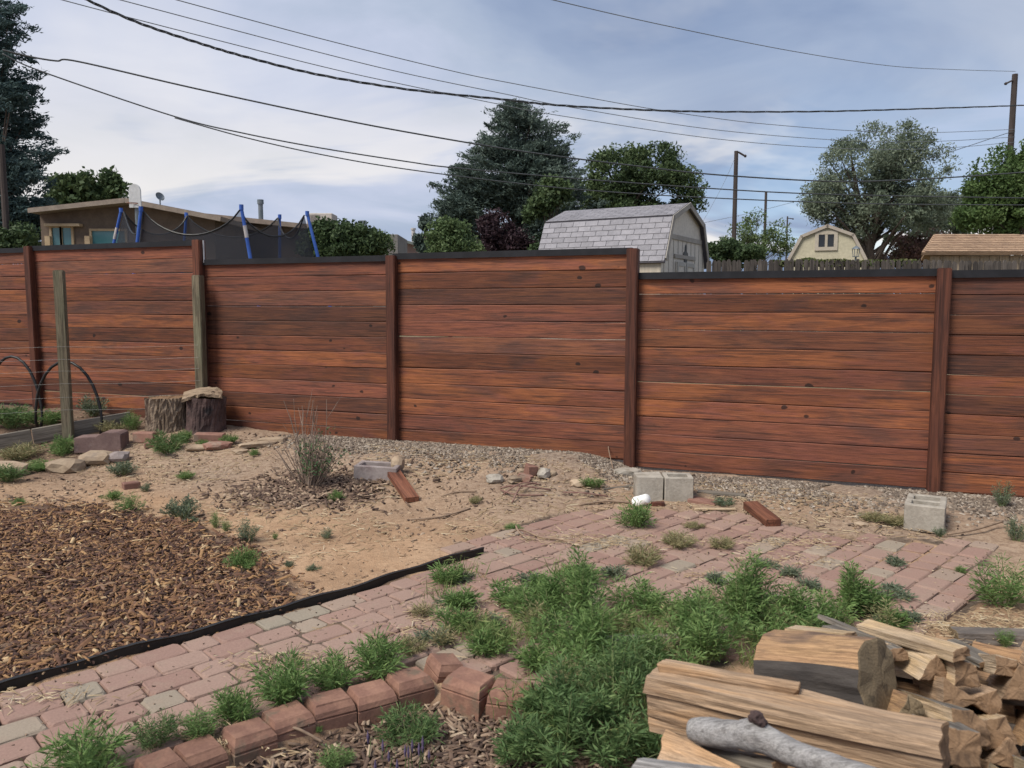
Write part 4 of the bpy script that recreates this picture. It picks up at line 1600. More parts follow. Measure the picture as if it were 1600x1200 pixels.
W_(1570, 1010, 32, 36, 'bright yellow-green sprout behind the firewood at right', 'green')

# ------------------------------------------------------------------ weed thicket between path and firewood
q = np.random.default_rng(31)
thick = []
spec = [(700, 912, 46, 36), (722, 955, 50, 36), (708, 992, 60, 44), (770, 1002, 50, 32), (760, 1022, 60, 36), (795, 945, 64, 44), (822, 965, 70, 48), (852, 935, 60, 38),
        (862, 972, 80, 52), (905, 915, 60, 44), (908, 965, 90, 110), (930, 1000, 100, 120), (985, 955, 100, 60), (1012, 968, 90, 52), (968, 985, 70, 36), (872, 1015, 90, 70),
        (915, 1045, 110, 100), (980, 1062, 110, 80), (895, 1075, 110, 80), (850, 1050, 80, 56), (1058, 1015, 100, 66), (1045, 1060, 100, 76), (1095, 995, 90, 90), (1150, 990, 90, 125),
        (1185, 985, 90, 110), (1120, 1030, 110, 100), (1190, 1015, 100, 90), (1235, 985, 90, 80), (1290, 980, 80, 60), (1335, 965, 60, 76), (1368, 965, 50, 44), (1260, 1012, 90, 66), (1395, 985, 36, 30),
        (1165, 950, 40, 46)]
for (px, py, w, h) in spec:
    p = gnd(px, py)
    s3 = p.y / F_PX
    thick.append((p, h * s3 * 1.05, w * s3 * 1.15))
for (px, py, w, h) in [(905, 985, 40, 150), (1150, 995, 50, 150), (1175, 985, 44, 140), (935, 1040, 44, 130), (1085, 1010, 44, 110), (1330, 968, 36, 100), (1100, 1045, 50, 130), (870, 960, 36, 90), (1010, 1070, 44, 120), (1240, 990, 40, 100)]:
    p = gnd(px, py)
    thick.append((p, h * p.y / F_PX, w * p.y / F_PX))
weed_patch('weed_thicket', 'thick green feathery weeds between the path and the firewood', thick, M_weed, nst=(11, 17), nleaf=62, ll=.042, lw=.0058)
thick = []
for (px, py, w, h) in [(868, 1150, 120, 100), (900, 1150, 160, 150), (960, 1130, 150, 150), (1000, 1100, 140, 130), (815, 1195, 110, 80), (880, 1200, 170, 130), (960, 1200, 170, 140), (1030, 1190, 120, 110), (850, 1118, 60, 60)]:
    p = gnd(px, py)
    s3 = p.y / F_PX
    thick.append((p, h * s3, w * s3 * 1.1))
weed_patch('weed_thicket', 'dark green weeds filling the front of the planting bed', thick, M_weeddark, nst=(15, 22), nleaf=66, ll=.042, lw=.0062)
# grassy tufts mixed in
GL = []
for (px, py, k4) in [(740, 1005, 60), (770, 1020, 80), (800, 1010, 70), (960, 1000, 80), (985, 1010, 90), (1010, 995, 70), (1030, 1030, 80), (690, 940, 40), (725, 905, 50), (830, 1000, 60), (1075, 975, 50),
                     (880, 905, 50), (1230, 1005, 60), (1310, 985, 60), (940, 1090, 90), (1010, 1120, 90), (800, 1110, 60), (860, 1170, 90), (1000, 1180, 90), (1175, 1040, 70)]:
    p = np.array(gnd(px, py)[:])
    az = q.uniform(0, 6.28, k4)
    lean = q.uniform(.15, .95, k4)
    A = unit(np.stack([np.cos(az) * lean, np.sin(az) * lean, np.ones(k4)], -1))
    L_ = q.uniform(.05, .15, k4)
    base = p + np.stack([q.normal(0, .035, k4), q.normal(0, .035, k4), np.zeros(k4)], -1)
    GL.append(leaves(base + A * L_[:, None] * .5, A, L_, q.uniform(.003, .006, k4), q, .1))
    # arched tips
    tip = base + A * L_[:, None] * .92
    A2 = unit(A * np.array([2.2, 2.2, -.15]) + q.normal(0, .1, A.shape))
    GL.append(leaves(tip + A2 * L_[:, None] * .22, A2, L_ * .45, q.uniform(.0025, .005, k4), q, .1))
tag(quads_mesh('grass_tufts', np.concatenate(GL), 4, QF, leaf_mat('grass_blade', [(.13, .175, .06), (.19, .245, .085), (.28, .29, .13)], .3, .6, 9)), 'long arching grass blades among the weeds', kind='stuff')
# dead stalks among them
dl = []
for (px, py, w, h) in [(745, 985, 50, 40), (835, 985, 50, 50), (960, 1005, 60, 60), (1060, 990, 50, 60), (1215, 1000, 50, 70), (1380, 985, 50, 50), (890, 1100, 70, 80), (1040, 1040, 60, 70), (690, 1010, 40, 30), (660, 965, 40, 26), (1110, 960, 40, 50)]:
    p = gnd(px, py)
    dl.append((p, h * p.y / F_PX, w * p.y / F_PX))
weed_patch('dead_stalks', 'dry yellowed stalks standing among the green weeds', dl, M_dryleaf, nst=(9, 14), nleaf=26, ll=.04, lw=.004)
# low ground cover threading through the pavers
low = []
for k3 in range(30):
    px, py = q.uniform(660, 1420), q.uniform(880, 1010)
    if px < 760 and py < 900:
        continue
    p = gnd(px, py)
    low.append((p, q.uniform(.03, .07), q.uniform(.08, .2)))
weed_patch('low_weeds', 'low pale weeds creeping through the paver joints', low, M_weedgrey, nst=(14, 20), nleaf=26, ll=.03, lw=.006)
# lavender spikes at the bottom
lv = MB()
for k3 in range(12):
    p = gnd(q.uniform(575, 690), q.uniform(1190, 1230))
    h = q.uniform(.05, .09)
    lv.tube([p, p + Vector((q.normal(0, .008), 0, h))], [.0015, .0012], 4)
    lv.tube([p + Vector((0, 0, h * .75)), p + Vector((0, 0, h)), p + Vector((0, 0, h + .022))], [.002, .005, .001], 5, 1)
tag(lv.build('lavender', [M_weeddark, plain_mat('lavender_flower', (.085, .065, .12), (.12, .09, .16), 30, .8)]), 'low lavender with dark purple spikes at the bottom edge', kind='stuff')
# ------------------------------------------------------------------ firewood
WEDGE = [(-.62, -.5, 0), (.62, -.45, 1), (.82, .05, 1), (.55, .55, 1), (0.05, .85, 0)]          # x,z,edge material starting here
SLAB = [(-1, -.45, 0), (1, -.45, 1), (1.0, .1, 0), (.6, .5, 0), (-.9, .42, 0)]
QUART = [(-.8, -.8, 0), (.75, -.75, 1), (.62, .2, 1), (.2, .62, 1), (-.75, .8, 0)]
FLAT = [(-1, -.22, 0), (1, -.25, 0), (.95, .2, 0), (-.95, .26, 0)]
TRI = [(-.9, -.6, 0), (.9, -.6, 0), (.1, .95, 0)]
ROUND = [(math.cos(a), math.sin(a), 1 if 2.5 < a < 5.6 else 0) for a in np.linspace(0, 2 * math.pi, 14, endpoint=False)]
BOXP = [(-.9, -.8, 0), (.9, -.8, 0), (.9, .75, 0), (-.85, .85, 0)]


def log(A, Bq, r, profile, label, mats, roll=0.0, seed=0, name='firewood', cat='firewood', r_end=None, rough=.10, group='split firewood in the pile', nick=0):
    A, Bq = Vector(A), Vector(Bq)
    d = Bq - A
    L = d.length
    q = np.random.default_rng(seed)
    off = q.uniform(0, 60)
    pts, mi = [], []
    n = len(profile)
    for i in range(n):
        x0, z0, m0 = profile[i]
        x1, z1, _ = profile[(i + 1) % n]
        k = 2 if n > 8 else max(2, int(9 * math.hypot(x1 - x0, z1 - z0)))
        for j in range(k):
            t = j / k
            pts.append((x0 + (x1 - x0) * t, z0 + (z1 - z0) * t))
            mi.append(m0)
    m = len(pts)
    rows = 26
    V, F, MI = [], [], []
    for i in range(rows + 1):
        t = i / rows
        rr = r * (1 - t) + (r_end or r) * t
        tw = .06 * math.sin(t * 3 + off)
        for k, (a, b) in enumerate(pts):
            e = 1 + rough * 1.3 * mnoise.noise((a * 1.6 + off, b * 1.6, t * L * 5)) + rough * .55 * mnoise.noise((a * 9, b * 9 + off, t * L * 9)) + rough * .5 * mnoise.noise((a * 21 + off, b * 21, t * L * 2.2))
            jag = (.014 * mnoise.noise((a * 1.5 + off, b * 1.5, 0 if i == 0 else 9)) + .002 * mnoise.noise((a * 6 + off, b * 6, 0 if i == 0 else 9))) if i in (0, rows) else 0
            y, z = a * e * rr, b * e * rr
            y, z = y * math.cos(tw) - z * math.sin(tw), y * math.sin(tw) + z * math.cos(tw)
            V.append((t * L + jag, y, z))
    for i in range(rows):
        for k in range(m):
            F.append((i * m + k, (i + 1) * m + k, (i + 1) * m + (k + 1) % m, i * m + (k + 1) % m))
            MI.append(mi[k])
    nV = len(V)
    for (r0, flip) in ((0, False), (rows, True)):
        rim = np.array(V[r0 * m:(r0 + 1) * m])
        c = rim.mean(0)
        prev = list(range(r0 * m, (r0 + 1) * m))
        for f_ in (.93, .62, .3):
            cur = []
            for k in range(m):
                p = c + (rim[k] - c) * f_
                p[0] = c[0] + (rim[k][0] - c[0]) * f_ + (.0008 if flip else -.0008) * mnoise.noise((p[1] * 60 + off, p[2] * 60, 4)) + ((.002 if flip else -.002) if f_ < .95 else 0)
                cur.append(len(V))
                V.append(tuple(p))
            for k in range(m):
                f = (prev[k], prev[(k + 1) % m], cur[(k + 1) % m], cur[k])
                F.append(f if not flip else f[::-1])
                MI.append(2)
            prev = cur
        F.append(tuple(prev) if not flip else tuple(prev[::-1]))
        MI.append(2)
    mb = MB()
    mb.add(V, F)
    mb.MI = MI
    o = mb.build(name, list(mats))
    X = d.normalized()
    Yv = Vector((0, 0, 1)).cross(X).normalized()
    Zv = X.cross(Yv)
    M4 = Matrix((X, Yv, Zv)).transposed().to_4x4()
    o.matrix_world = Matrix.Translation(A) @ M4 @ Matrix.Rotation(roll, 4, 'X')
    return tag(o, label, cat, group)


SP_ = (M_split, M_logbark, M_endgrain)
PA_ = (M_paledsplit, M_logbark, M_endgrain)
WE_ = (M_weather, plain_mat('sooty_wood', (.045, .04, .038), (.075, .066, .06), 12, .95, .6, .006, third=(.10, .065, .045), stretch=(.3, 1, 1)), M_darkend)
# large logs, front of the pile
main = log(at(1028, 1082, 1.86), at(1478, 1176, 1.52), .078, [(-.86, -.78, 0), (.95, -.70, 0), (1.0, .25, 0), (.35, .80, 0), (-.86, .86, 0), (-1.02, .44, 0), (-.87, .36, 0)],
           'long tan split log lying across the front of the pile', SP_, roll=R(4), seed=1, r_end=.072, rough=.09)
# raised splinter strip along its back
spl = log(at(1034, 1052, 1.845), at(1246, 1090, 1.685), .032, [(-.45, -1.0, 0), (.4, -.9, 0), (.5, .9, 0), (-.5, 1.0, 0)], None, SP_, seed=61, rough=.12, name='splinter', cat=None, group=None, roll=R(8))
spl.parent = main
spl.matrix_parent_inverse = main.matrix_basis.inverted()
log(at(1210, 1042, 2.22), at(1372, 1058, 1.98), .098, ROUND, 'thick round log with dark weathered underside on top of the pile', WE_, seed=2, rough=.07, roll=R(0))
limb = [at(1078, 1140, 1.62), at(1130, 1146, 1.58), at(1180, 1150, 1.55), at(1240, 1176, 1.50), at(1330, 1208, 1.43), at(1420, 1240, 1.38)]
V, F = tube(smooth_path(limb, 8), list(np.interp(np.linspace(0, 1, 41), [0, .04, .12, .3, .38, .46, .6, 1], [.020, .025, .029, .028, .034, .029, .025, .023])), 18)
V = np.array([v2 * 1.0 for v2 in V])
ctrs = np.repeat(np.array([p[:] for p in smooth_path(limb, 8)]), 18, 0)
dsp = np.array([.10 * mnoise.noise(Vector(v2 * 22)) + .07 * mnoise.noise(Vector(v2 * 70)) for v2 in V])
V = ctrs + (V - ctrs) * (1 + dsp)[:, None]
mb = MB()
mb.add(V, F)
o = mb.build('silver_branch', M_silver, smooth=True)
tag(o, 'silvery grey debarked branch with a dark knot stub in front', 'branch')
k0 = at(1180, 1150, 1.55) + Vector((0, 0, .026))
bm = bmesh.new()
bmesh.ops.create_icosphere(bm, subdivisions=3, radius=.017)
for v2 in bm.verts:
    n5 = 1 + .5 * mnoise.noise(v2.co * 70) + .25 * mnoise.noise(v2.co * 160)
    v2.co = Vector((v2.co.x * 1.0, v2.co.y * .9, v2.co.z * .95)) * n5
me2 = bpy.data.meshes.new('knot_stub')
bm.to_mesh(me2)
bm.free()
me2.materials.append(M_charbark)
ks = link('knot_stub', me2, o)
ks.location = k0 + Vector((.004, -.004, .012))
log(at(1040, 1176, 1.66), at(1160, 1222, 1.50), .052, TRI, 'orange-brown split wedge below the silvery branch', SP_, seed=4, r_end=.03)
log(at(1100, 1178, 1.66), at(1222, 1206, 1.52), .038, QUART, 'dark weathered split piece under the silvery branch', (M_greywood, M_logbark, M_endgrain), seed=5)
log(at(1002, 1212, 1.52), at(1150, 1236, 1.38), .035, ROUND, 'pale debarked log cut off by the bottom frame', (M_silver, M_silver, M_endgrain), seed=6)
# top of the pile, behind the round log
log(at(1290, 966, 2.55), at(1392, 1010, 2.15), .028, FLAT, 'thin bark-edged splinter pointing up behind the round log', (M_greywood, M_logbark, M_paledsplit), seed=7, roll=R(-15))
log(at(1236, 982, 2.45), at(1330, 992, 2.25), .026, FLAT, 'pale chip of wood behind the left of the round log', PA_, seed=8)
log(at(1300, 985, 2.40), at(1400, 1024, 2.10), .036, SLAB, 'flat grey slab tucked behind the round log', (M_greywood, M_logbark, M_endgrain), seed=27)
log(at(1352, 978, 2.35), at(1502, 1022, 1.98), .030, SLAB, 'long flat pale split stick across the top', PA_, seed=9, roll=R(12))
log(at(1392, 1010, 2.28), at(1462, 1046, 2.02), .046, TRI, 'pale triangular split log with its point upward', PA_, seed=10)
log(at(1428, 1020, 2.24), at(1512, 1052, 1.98), .042, QUART, 'pale split log right of the triangular one', PA_, seed=11)
log(at(1480, 1005, 2.30), at(1545, 1036, 2.08), .030, FLAT, 'grey slat lying over the right of the pile', (M_greywood, M_logbark, M_endgrain), seed=12, roll=R(15))
log(at(1540, 1035, 2.15), at(1572, 1042, 1.98), .028, BOXP, 'small piece with a fresh yellow end at upper right', PA_, seed=13)
log(at(1560, 1060, 2.2), at(1592, 1075, 1.95), .068, WEDGE, 'brown split log under the small yellow-ended piece', SP_, seed=14)
log(at(1610, 1010, 2.5), at(1660, 1050, 2.0), .07, WEDGE, 'brown split log cut by the right frame edge, upper', SP_, seed=33)
log(at(1408, 1100, 2.12), at(1518, 1136, 1.80), .056, QUART, 'long split log with weathered sides in mid pile', (M_paledsplit, M_greywood, M_endgrain), seed=15)
log(at(1370, 1090, 2.10), at(1420, 1112, 1.90), .050, WEDGE, 'dark split log wedged behind the long tan one', (M_weather, M_logbark, M_darkend), seed=16)
log(at(1440, 1070, 2.2), at(1490, 1090, 1.92), .052, TRI, 'brown split log below the pale triangular one', SP_, seed=17, roll=R(30))
log(at(1495, 1080, 2.2), at(1540, 1096, 1.94), .050, WEDGE, 'brown split log under the grey slat', SP_, seed=18, roll=R(-40))
log(at(1455, 1148, 1.85), at(1500, 1168, 1.66), .048, BOXP, 'greyish split log peeking out past the long tan one', (M_greywood, M_logbark, M_endgrain), seed=19)
log(at(1522, 1128, 2.1), at(1556, 1146, 1.82), .040, BOXP, 'yellow-ended split log low on the right', PA_, seed=20, roll=R(20))
log(at(1540, 1160, 2.05), at(1575, 1180, 1.76), .044, TRI, 'tan triangular split log near the bottom right', SP_, seed=21)
log(at(1585, 1130, 2.1), at(1625, 1150, 1.80), .060, WEDGE, 'dark split log at the right frame edge', (M_weather, M_logbark, M_darkend), seed=22)
log(at(1580, 1200, 1.95), at(1620, 1222, 1.70), .060, QUART, 'dark log in the bottom right corner', (M_weather, M_logbark, M_darkend), seed=23)
log(at(1500, 1205, 1.9), at(1545, 1225, 1.66), .055, WEDGE, 'dark log low beneath the greyish split log', (M_weather, M_logbark, M_darkend), seed=24)
# lower courses that carry the pile
pile_base = empty('log_pile_base')
tag(pile_base, 'mass of logs buried under the firewood pile', kind='stuff')
k = 0
for zc_ in (.05, .165, .28):
    for j in range(5):
        for cx_ in (0, 1):
            y0 = 1.70 + .155 * j + .04 * k
            x0 = .60 + .09 * j + .03 * k + .56 * cx_
            if zc_ > .2 and (j == 0 or (j == 1 and cx_ == 0)):
                continue
            seen_ = k == 2 or (k == 1 and cx_ == 0 and j in (1, 3))
            lg = log((x0 - .08, y0 + .10, zc_), (x0 + .42, y0 - .20, zc_), .066, (QUART, WEDGE, BOXP)[(j + k + cx_) % 3],
                     'dark log of the %s course, %s row from the front, %s stack' % (('bottom', 'second', 'third')[k], ('first', 'second', 'third', 'fourth', 'fifth')[j], ('left', 'right')[cx_]) if seen_ else None,
                     (M_weather, M_logbark, M_endgrain if (j + k) % 2 else M_darkend), seed=70 + j + 10 * k + 40 * cx_, group='logs in the lower courses of the pile' if seen_ else None,
                     roll=R(j * 50 + cx_ * 30), name='firewood' if seen_ else 'log', cat='firewood' if seen_ else None)
            if not seen_:
                lg.parent = pile_base
    k += 1
# boards behind the pile
log(gnd(1490, 998) + Vector((0, 0, .02)), gnd(1640, 1004) + Vector((0, 0, .02)), .05, SLAB, 'dark bark slab on the ground behind the firewood', (M_logbark, M_logbark, M_darkend), seed=90, name='bark_slab', cat='bark slab', group=None)
plank(gnd(930, 1032) + Vector((0, 0, .06)), gnd(1058, 1026) + Vector((0, 0, .06)), .05, .03, 'grey board nearly hidden in the weed thicket', M_greywood, 'plank', 'plank')
# ------------------------------------------------------------------ trees
def tree(name, label, cat, ells, depth, mat, bark, n_clump, leaf, per=110, clump_r=.42, trunk_px=None, trunk_r=.16, seed=0, kind='broad', gap=.12, group=None, limbs=34, skin=.55):
    """crown = clumps of leaves spread through a union of ellipsoids (px cx, cy, rx, ry at its depth)"""
    q = np.random.default_rng(seed)
    s = depth / F_PX
    E = []
    for (cx, cy, rx, ry) in ells:
        c = at(cx, cy, depth)
        E.append((np.array(c[:]), np.array([rx * s, rx * s * .85, ry * s])))
    base = at(trunk_px if trunk_px is not None else np.mean([e[0] for e in ells]), 470, depth)
    g = gzf(base.x, base.y)
    root = empty(name, (base.x, base.y, g))
    tag(root, label, cat, group)
    base = np.array([base.x, base.y, g])
    vol = np.array([np.prod(e[1]) ** .8 for e in E])
    vol /= vol.sum()
    C = []
    while len(C) < n_clump:
        i = q.choice(len(E), p=vol)
        d = unit(q.normal(size=3))
        rad = (q.uniform(0, 1) ** (1 / 3)) if q.uniform() > skin else q.uniform(.78, 1.0)
        p = E[i][0] + d * rad * E[i][1]
        # irregular outline
        k = mnoise.noise(Vector(p * (.55 if kind == 'conifer' else .95)) + Vector((seed, 0, 0)))
        if k < -gap + (.08 if kind == 'broad' else 0) - .1 * q.uniform():
            continue
        if q.uniform() < .07:
            p = E[i][0] + d * 1.10 * E[i][1]
        if p[2] < g + .3:
            continue
        C.append(p)
    C = np.array(C)
    ctr = np.array([base[0], base[1], 0])
    outd = C - ctr
    outd[:, 2] = 0
    outd = unit(outd)
    n = len(C)
    cr = clump_r * q.uniform(.4, 1.3, n)
    if kind == 'conifer':
        # sprays reaching outwards and a little up
        ax = unit(outd + np.stack([q.normal(0, .25, n), q.normal(0, .25, n), q.normal(.18, .22, n)], -1))
        t = q.uniform(-1, 1, (n, per))
        P = C[:, None] + ax[:, None] * (t * cr[:, None] * 1.25)[..., None] + q.normal(0, 1, (n, per, 3)) * (cr[:, None, None] * (.34 - .20 * t[..., None])) * np.array([1, 1, .55])
        A = unit(ax[:, None] * .8 + q.normal(0, .55, (n, per, 3)) + np.array([0, 0, .15]))
    else:
        d = unit(q.normal(size=(n, per, 3)))
        P = C[:, None] + d * (cr[:, None] * q.uniform(.2, 1, (n, per)) ** .6)[..., None] * np.array([1, 1, .8])
        A = unit(q.normal(size=(n, per, 3)) + np.array([0, 0, -.2]))
    P, A = P.reshape(-1, 3), A.reshape(-1, 3)
    N = len(P)
    V = leaves(P - base, A, leaf[0] * q.uniform(.6, 1.3, N), leaf[1] * q.uniform(.6, 1.3, N), q)
    quads_mesh('crown', V, 4, QF, mat, root)
    # trunk and limbs
    mb = MB()
    top = C[C[:, 2].argsort()[int(n * .93)]]
    H = top[2] - g
    tp = [np.zeros(3)]
    for k in range(1, 7):
        f = k / 6
        tp.append(np.array([(top[0] - base[0]) * f ** 1.5 * .8 + q.normal(0, .03) * H * .2, (top[1] - base[1]) * f * .5, H * f * .93]))
    tr = [trunk_r * 1.25] + [trunk_r * (1 - .14 * k) for k in range(1, 7)]
    mb.tube(smooth_path(tp, 3), list(np.interp(np.linspace(0, 1, 19), np.linspace(0, 1, 7), tr)), 9)
    ch = q.choice(n, min(limbs, n), replace=False)
    for i in ch:
        e = C[i] - base
        f = np.clip((e[2] / H) * q.uniform(.45, .8), .12, .9)
        st = np.array([np.interp(f * 6, range(7), [p[a] for p in tp]) for a in range(3)])
        mid = st * .5 + e * .5 + np.array([0, 0, (.10 if kind == 'broad' else -.02) * np.linalg.norm(e - st)])
        r0 = trunk_r * (.42 - .3 * f)
        mb.tube(smooth_path([st, mid, e], 4), list(np.linspace(max(r0, .02), .008, 9)), 5, 0, False)
    mb.build('trunk', bark, root)
    return root


M_treebark = plain_mat('tree_bark', (.075, .058, .048), (.12, .095, .08), 6, .95, .5, .02, stretch=(1, 1, .3))
M_juniper = leaf_mat('juniper_leaf', [(.058, .088, .076), (.088, .124, .104), (.130, .168, .138)], .2, .7, .5)  # leaf colours paled and blued to carry the haze of distance
M_spruce = leaf_mat('spruce_leaf', [(.046, .080, .082), (.068, .110, .108), (.10, .145, .135)], .2, .7, .5)
M_ash = leaf_mat('green_leaf', [(.040, .066, .030), (.068, .105, .045), (.11, .15, .065)], .25, .6, .5)
M_elm = leaf_mat('olive_leaf', [(.11, .145, .10), (.165, .205, .145), (.235, .27, .195)], .32, .65, .5)
M_bright = leaf_mat('bright_green_leaf', [(.055, .095, .034), (.088, .145, .048), (.14, .20, .072)], .3, .6, .5)
M_plum = leaf_mat('plum_leaf', [(.030, .018, .024), (.048, .028, .034), (.068, .042, .046)], .2, .6, .5)
M_lime = leaf_mat('pale_green_leaf', [(.075, .12, .05), (.115, .165, .07), (.165, .215, .10)], .3, .6, .5)
M_pinkbush = leaf_mat('reddish_leaf', [(0.156, 0.085, 0.078), (0.221, 0.130, 0.111), (0.143, 0.156, 0.078)], .2, .7, .5)

tree('spruce_tree', 'tall dark blue-green conifer at the left frame edge', 'tree',
     [(-4, 45, 26, 45), (0, 105, 34, 50), (6, 170, 42, 55), (10, 235, 56, 50), (12, 300, 56, 50), (10, 355, 58, 45), (-60, 200, 60, 170)], 24, M_spruce, M_treebark,
     600, (.15, .045), 170, .42, trunk_px=-8, trunk_r=.24, seed=2, kind='conifer', gap=.10)
tree('round_tree', 'small rounded tree behind the brown house', 'tree', [(120, 300, 32, 30), (155, 292, 28, 24), (105, 320, 20, 18), (182, 300, 7, 8)], 42, M_ash, M_treebark,
     90, (.30, .16), 90, .62, trunk_px=135, trunk_r=.2, seed=3)
tree('juniper_tree', 'big shaggy pointed juniper left of the grey shed', 'tree',
     [(811, 150, 10, 22), (812, 178, 22, 34), (803, 215, 48, 40), (785, 268, 70, 48), (872, 235, 34, 45), (845, 290, 72, 60), (745, 318, 55, 48), (770, 345, 80, 50), (850, 350, 75, 50), (718, 330, 34, 34), (890, 300, 30, 60)],
     28, M_juniper, M_treebark, 760, (.16, .042), 150, .42, trunk_px=820, trunk_r=.26, seed=4, kind='conifer', gap=.16, limbs=50)
tree('leafy_tree', 'dense green leafy tree behind the grey shed roof', 'tree',
     [(960, 290, 50, 52), (1010, 280, 50, 50), (1045, 300, 42, 48), (1075, 330, 24, 26), (920, 320, 40, 50), (1040, 245, 18, 22), (985, 330, 60, 40)], 33, M_ash, M_treebark,
     300, (.15, .075), 130, .46, trunk_px=990, trunk_r=.22, seed=5, gap=.14)
tree('plum_tree', 'dark purple-leaved bush under the juniper', 'bush', [(780, 365, 34, 26), (800, 385, 36, 20), (755, 385, 30, 18)], 24, M_plum, M_treebark, 90, (.13, .07), 110, .3, trunk_px=785, trunk_r=.06, seed=6, limbs=14)
tree('leafy_tree', 'small green tree between juniper and grey shed', 'tree', [(850, 350, 28, 40), (865, 310, 18, 30), (842, 385, 30, 22)], 23, M_ash, M_treebark, 110, (.13, .08), 110, .3, trunk_px=852, trunk_r=.07, seed=7, limbs=16)
tree('pale_bush', 'pale green bush left of the purple bush', 'bush', [(700, 375, 30, 26), (715, 390, 34, 18), (680, 392, 16, 12)], 22, M_lime, M_treebark, 100, (.11, .06), 110, .27, trunk_px=703, trunk_r=.05, seed=8, limbs=14)
tree('leafy_tree', 'small thin dark tree left of the pale bush', 'tree', [(670, 358, 10, 18), (665, 378, 16, 16)], 30, M_juniper, M_treebark, 40, (.15, .07), 90, .28, trunk_px=668, trunk_r=.06, seed=9, limbs=10)
tree('leafy_bush', 'rounded green bush right of the trampoline', 'bush', [(520, 372, 40, 22), (560, 375, 38, 20), (590, 385, 22, 14), (500, 388, 34, 16), (540, 392, 50, 14)], 20, M_ash, M_treebark, 170, (.12, .06), 110, .26, trunk_px=540, trunk_r=.06, seed=10, limbs=20)
tree('olive_tree', 'airy grey-green tree behind the small yellow shed', 'tree',
     [(1385, 220, 42, 30), (1350, 255, 60, 40), (1425, 260, 58, 45), (1300, 300, 44, 30), (1330, 320, 70, 34), (1420, 310, 60, 50), (1285, 335, 26, 16), (1460, 330, 40, 34), (1380, 350, 70, 26)],
     34, M_elm, M_treebark, 440, (.15, .055), 100, .52, trunk_px=1372, trunk_r=.30, seed=11, gap=.08, limbs=44)
tree('leafy_tree', 'lush green tree at the right frame edge', 'tree',
     [(1590, 270, 44, 46), (1560, 300, 44, 44), (1610, 330, 70, 50), (1545, 340, 40, 30), (1520, 345, 26, 22), (1640, 260, 50, 60)], 27, M_bright, M_treebark,
     300, (.13, .07), 150, .42, trunk_px=1590, trunk_r=.2, seed=12, gap=.14)
tree('leafy_tree', 'grey-green tree between the airy tree and right edge', 'tree', [(1490, 330, 30, 30), (1480, 350, 40, 24)], 38, M_elm, M_treebark, 90, (.18, .08), 100, .5, trunk_px=1485, trunk_r=.12, seed=13, limbs=16)
tree('young_tree', 'thin sparse tree beside the tall utility pole', 'tree', [(1160, 360, 20, 26), (1190, 362, 26, 30), (1215, 385, 22, 18), (1135, 385, 22, 16)], 40, M_lime, M_treebark, 60, (.17, .07), 60, .5, trunk_px=1180, trunk_r=.06, seed=14, limbs=40, gap=.3)
tree('leafy_bush', 'dark green bush at the picket fence by the grey shed', 'bush', [(1128, 392, 26, 16), (1165, 398, 30, 12)], 26, M_ash, M_treebark, 80, (.13, .07), 100, .27, trunk_px=1140, trunk_r=.05, seed=15, limbs=12)
tree('reddish_bush', 'reddish bush behind the brown-roofed shed', 'bush', [(1420, 390, 30, 22), (1450, 385, 30, 26), (1395, 398, 26, 16)], 36, M_pinkbush, M_treebark, 110, (.15, .07), 90, .4, trunk_px=1425, trunk_r=.06, seed=16, limbs=20)
tree('leafy_bush', 'green bush against the wall of the brown house', 'bush', [(32, 372, 26, 18), (10, 380, 26, 14)], 20, M_ash, M_treebark, 50, (.12, .06), 90, .25, trunk_px=25, trunk_r=.05, seed=17, limbs=10)

# ------------------------------------------------------------------ house at the left
M_stucco = plain_mat('brown_stucco', (.115, .088, .07), (.145, .11, .085), 3, .95, .3, .004)
M_roofgravel = plain_mat('brown_roof', (.20, .165, .14), (.25, .20, .165), 5, .95, .4, .006)
M_fascia = plain_mat('pale_fascia', (.22, .18, .15), (.27, .225, .185), 4, .85, .2)
M_trimtan = plain_mat('tan_trim', (.36, .27, .17), (.42, .32, .21), 4, .85, .2)
m, T = new_mat('window_glass')
finish(T, (.06, .16, .18), .12, spec=.6)  # teal base colour carries the reflected sky of these panes
M_glass = m
m, T = new_mat('dark_window_glass')
finish(T, (.012, .014, .018), .08, spec=.6)
M_darkglass = m
M_vent = plain_mat('vent_metal', (.14, .17, .19), (.18, .20, .22), 5, .5, .1, metal=.4)


def quad_prism(mb, pts, th, mi=0):
    """sheet through four points thickened downwards by th"""
    P = [Vector(p) for p in pts]
    nrm = (P[1] - P[0]).cross(P[3] - P[0]).normalized()
    if nrm.z < 0:
        nrm = -nrm
    V = [p[:] for p in P] + [(p - nrm * th)[:] for p in P]
    F = [(0, 1, 2, 3), (7, 6, 5, 4), (0, 4, 5, 1), (1, 5, 6, 2), (2, 6, 7, 3), (3, 7, 4, 0)]
    mb.add(V, F, mi)


HY = 22.0
hl, hap, hr = at(62, 329, HY), at(195, 311, HY), at(335, 336, HY)
house = empty('brown_house', (hap.x, HY, gzf(hap.x, HY)))
tag(house, 'low brown stucco house with a shallow gable roof at left', 'house')
HO = house.location
g0 = HO.z
loc = lambda p: (Vector(p) - HO)[:]
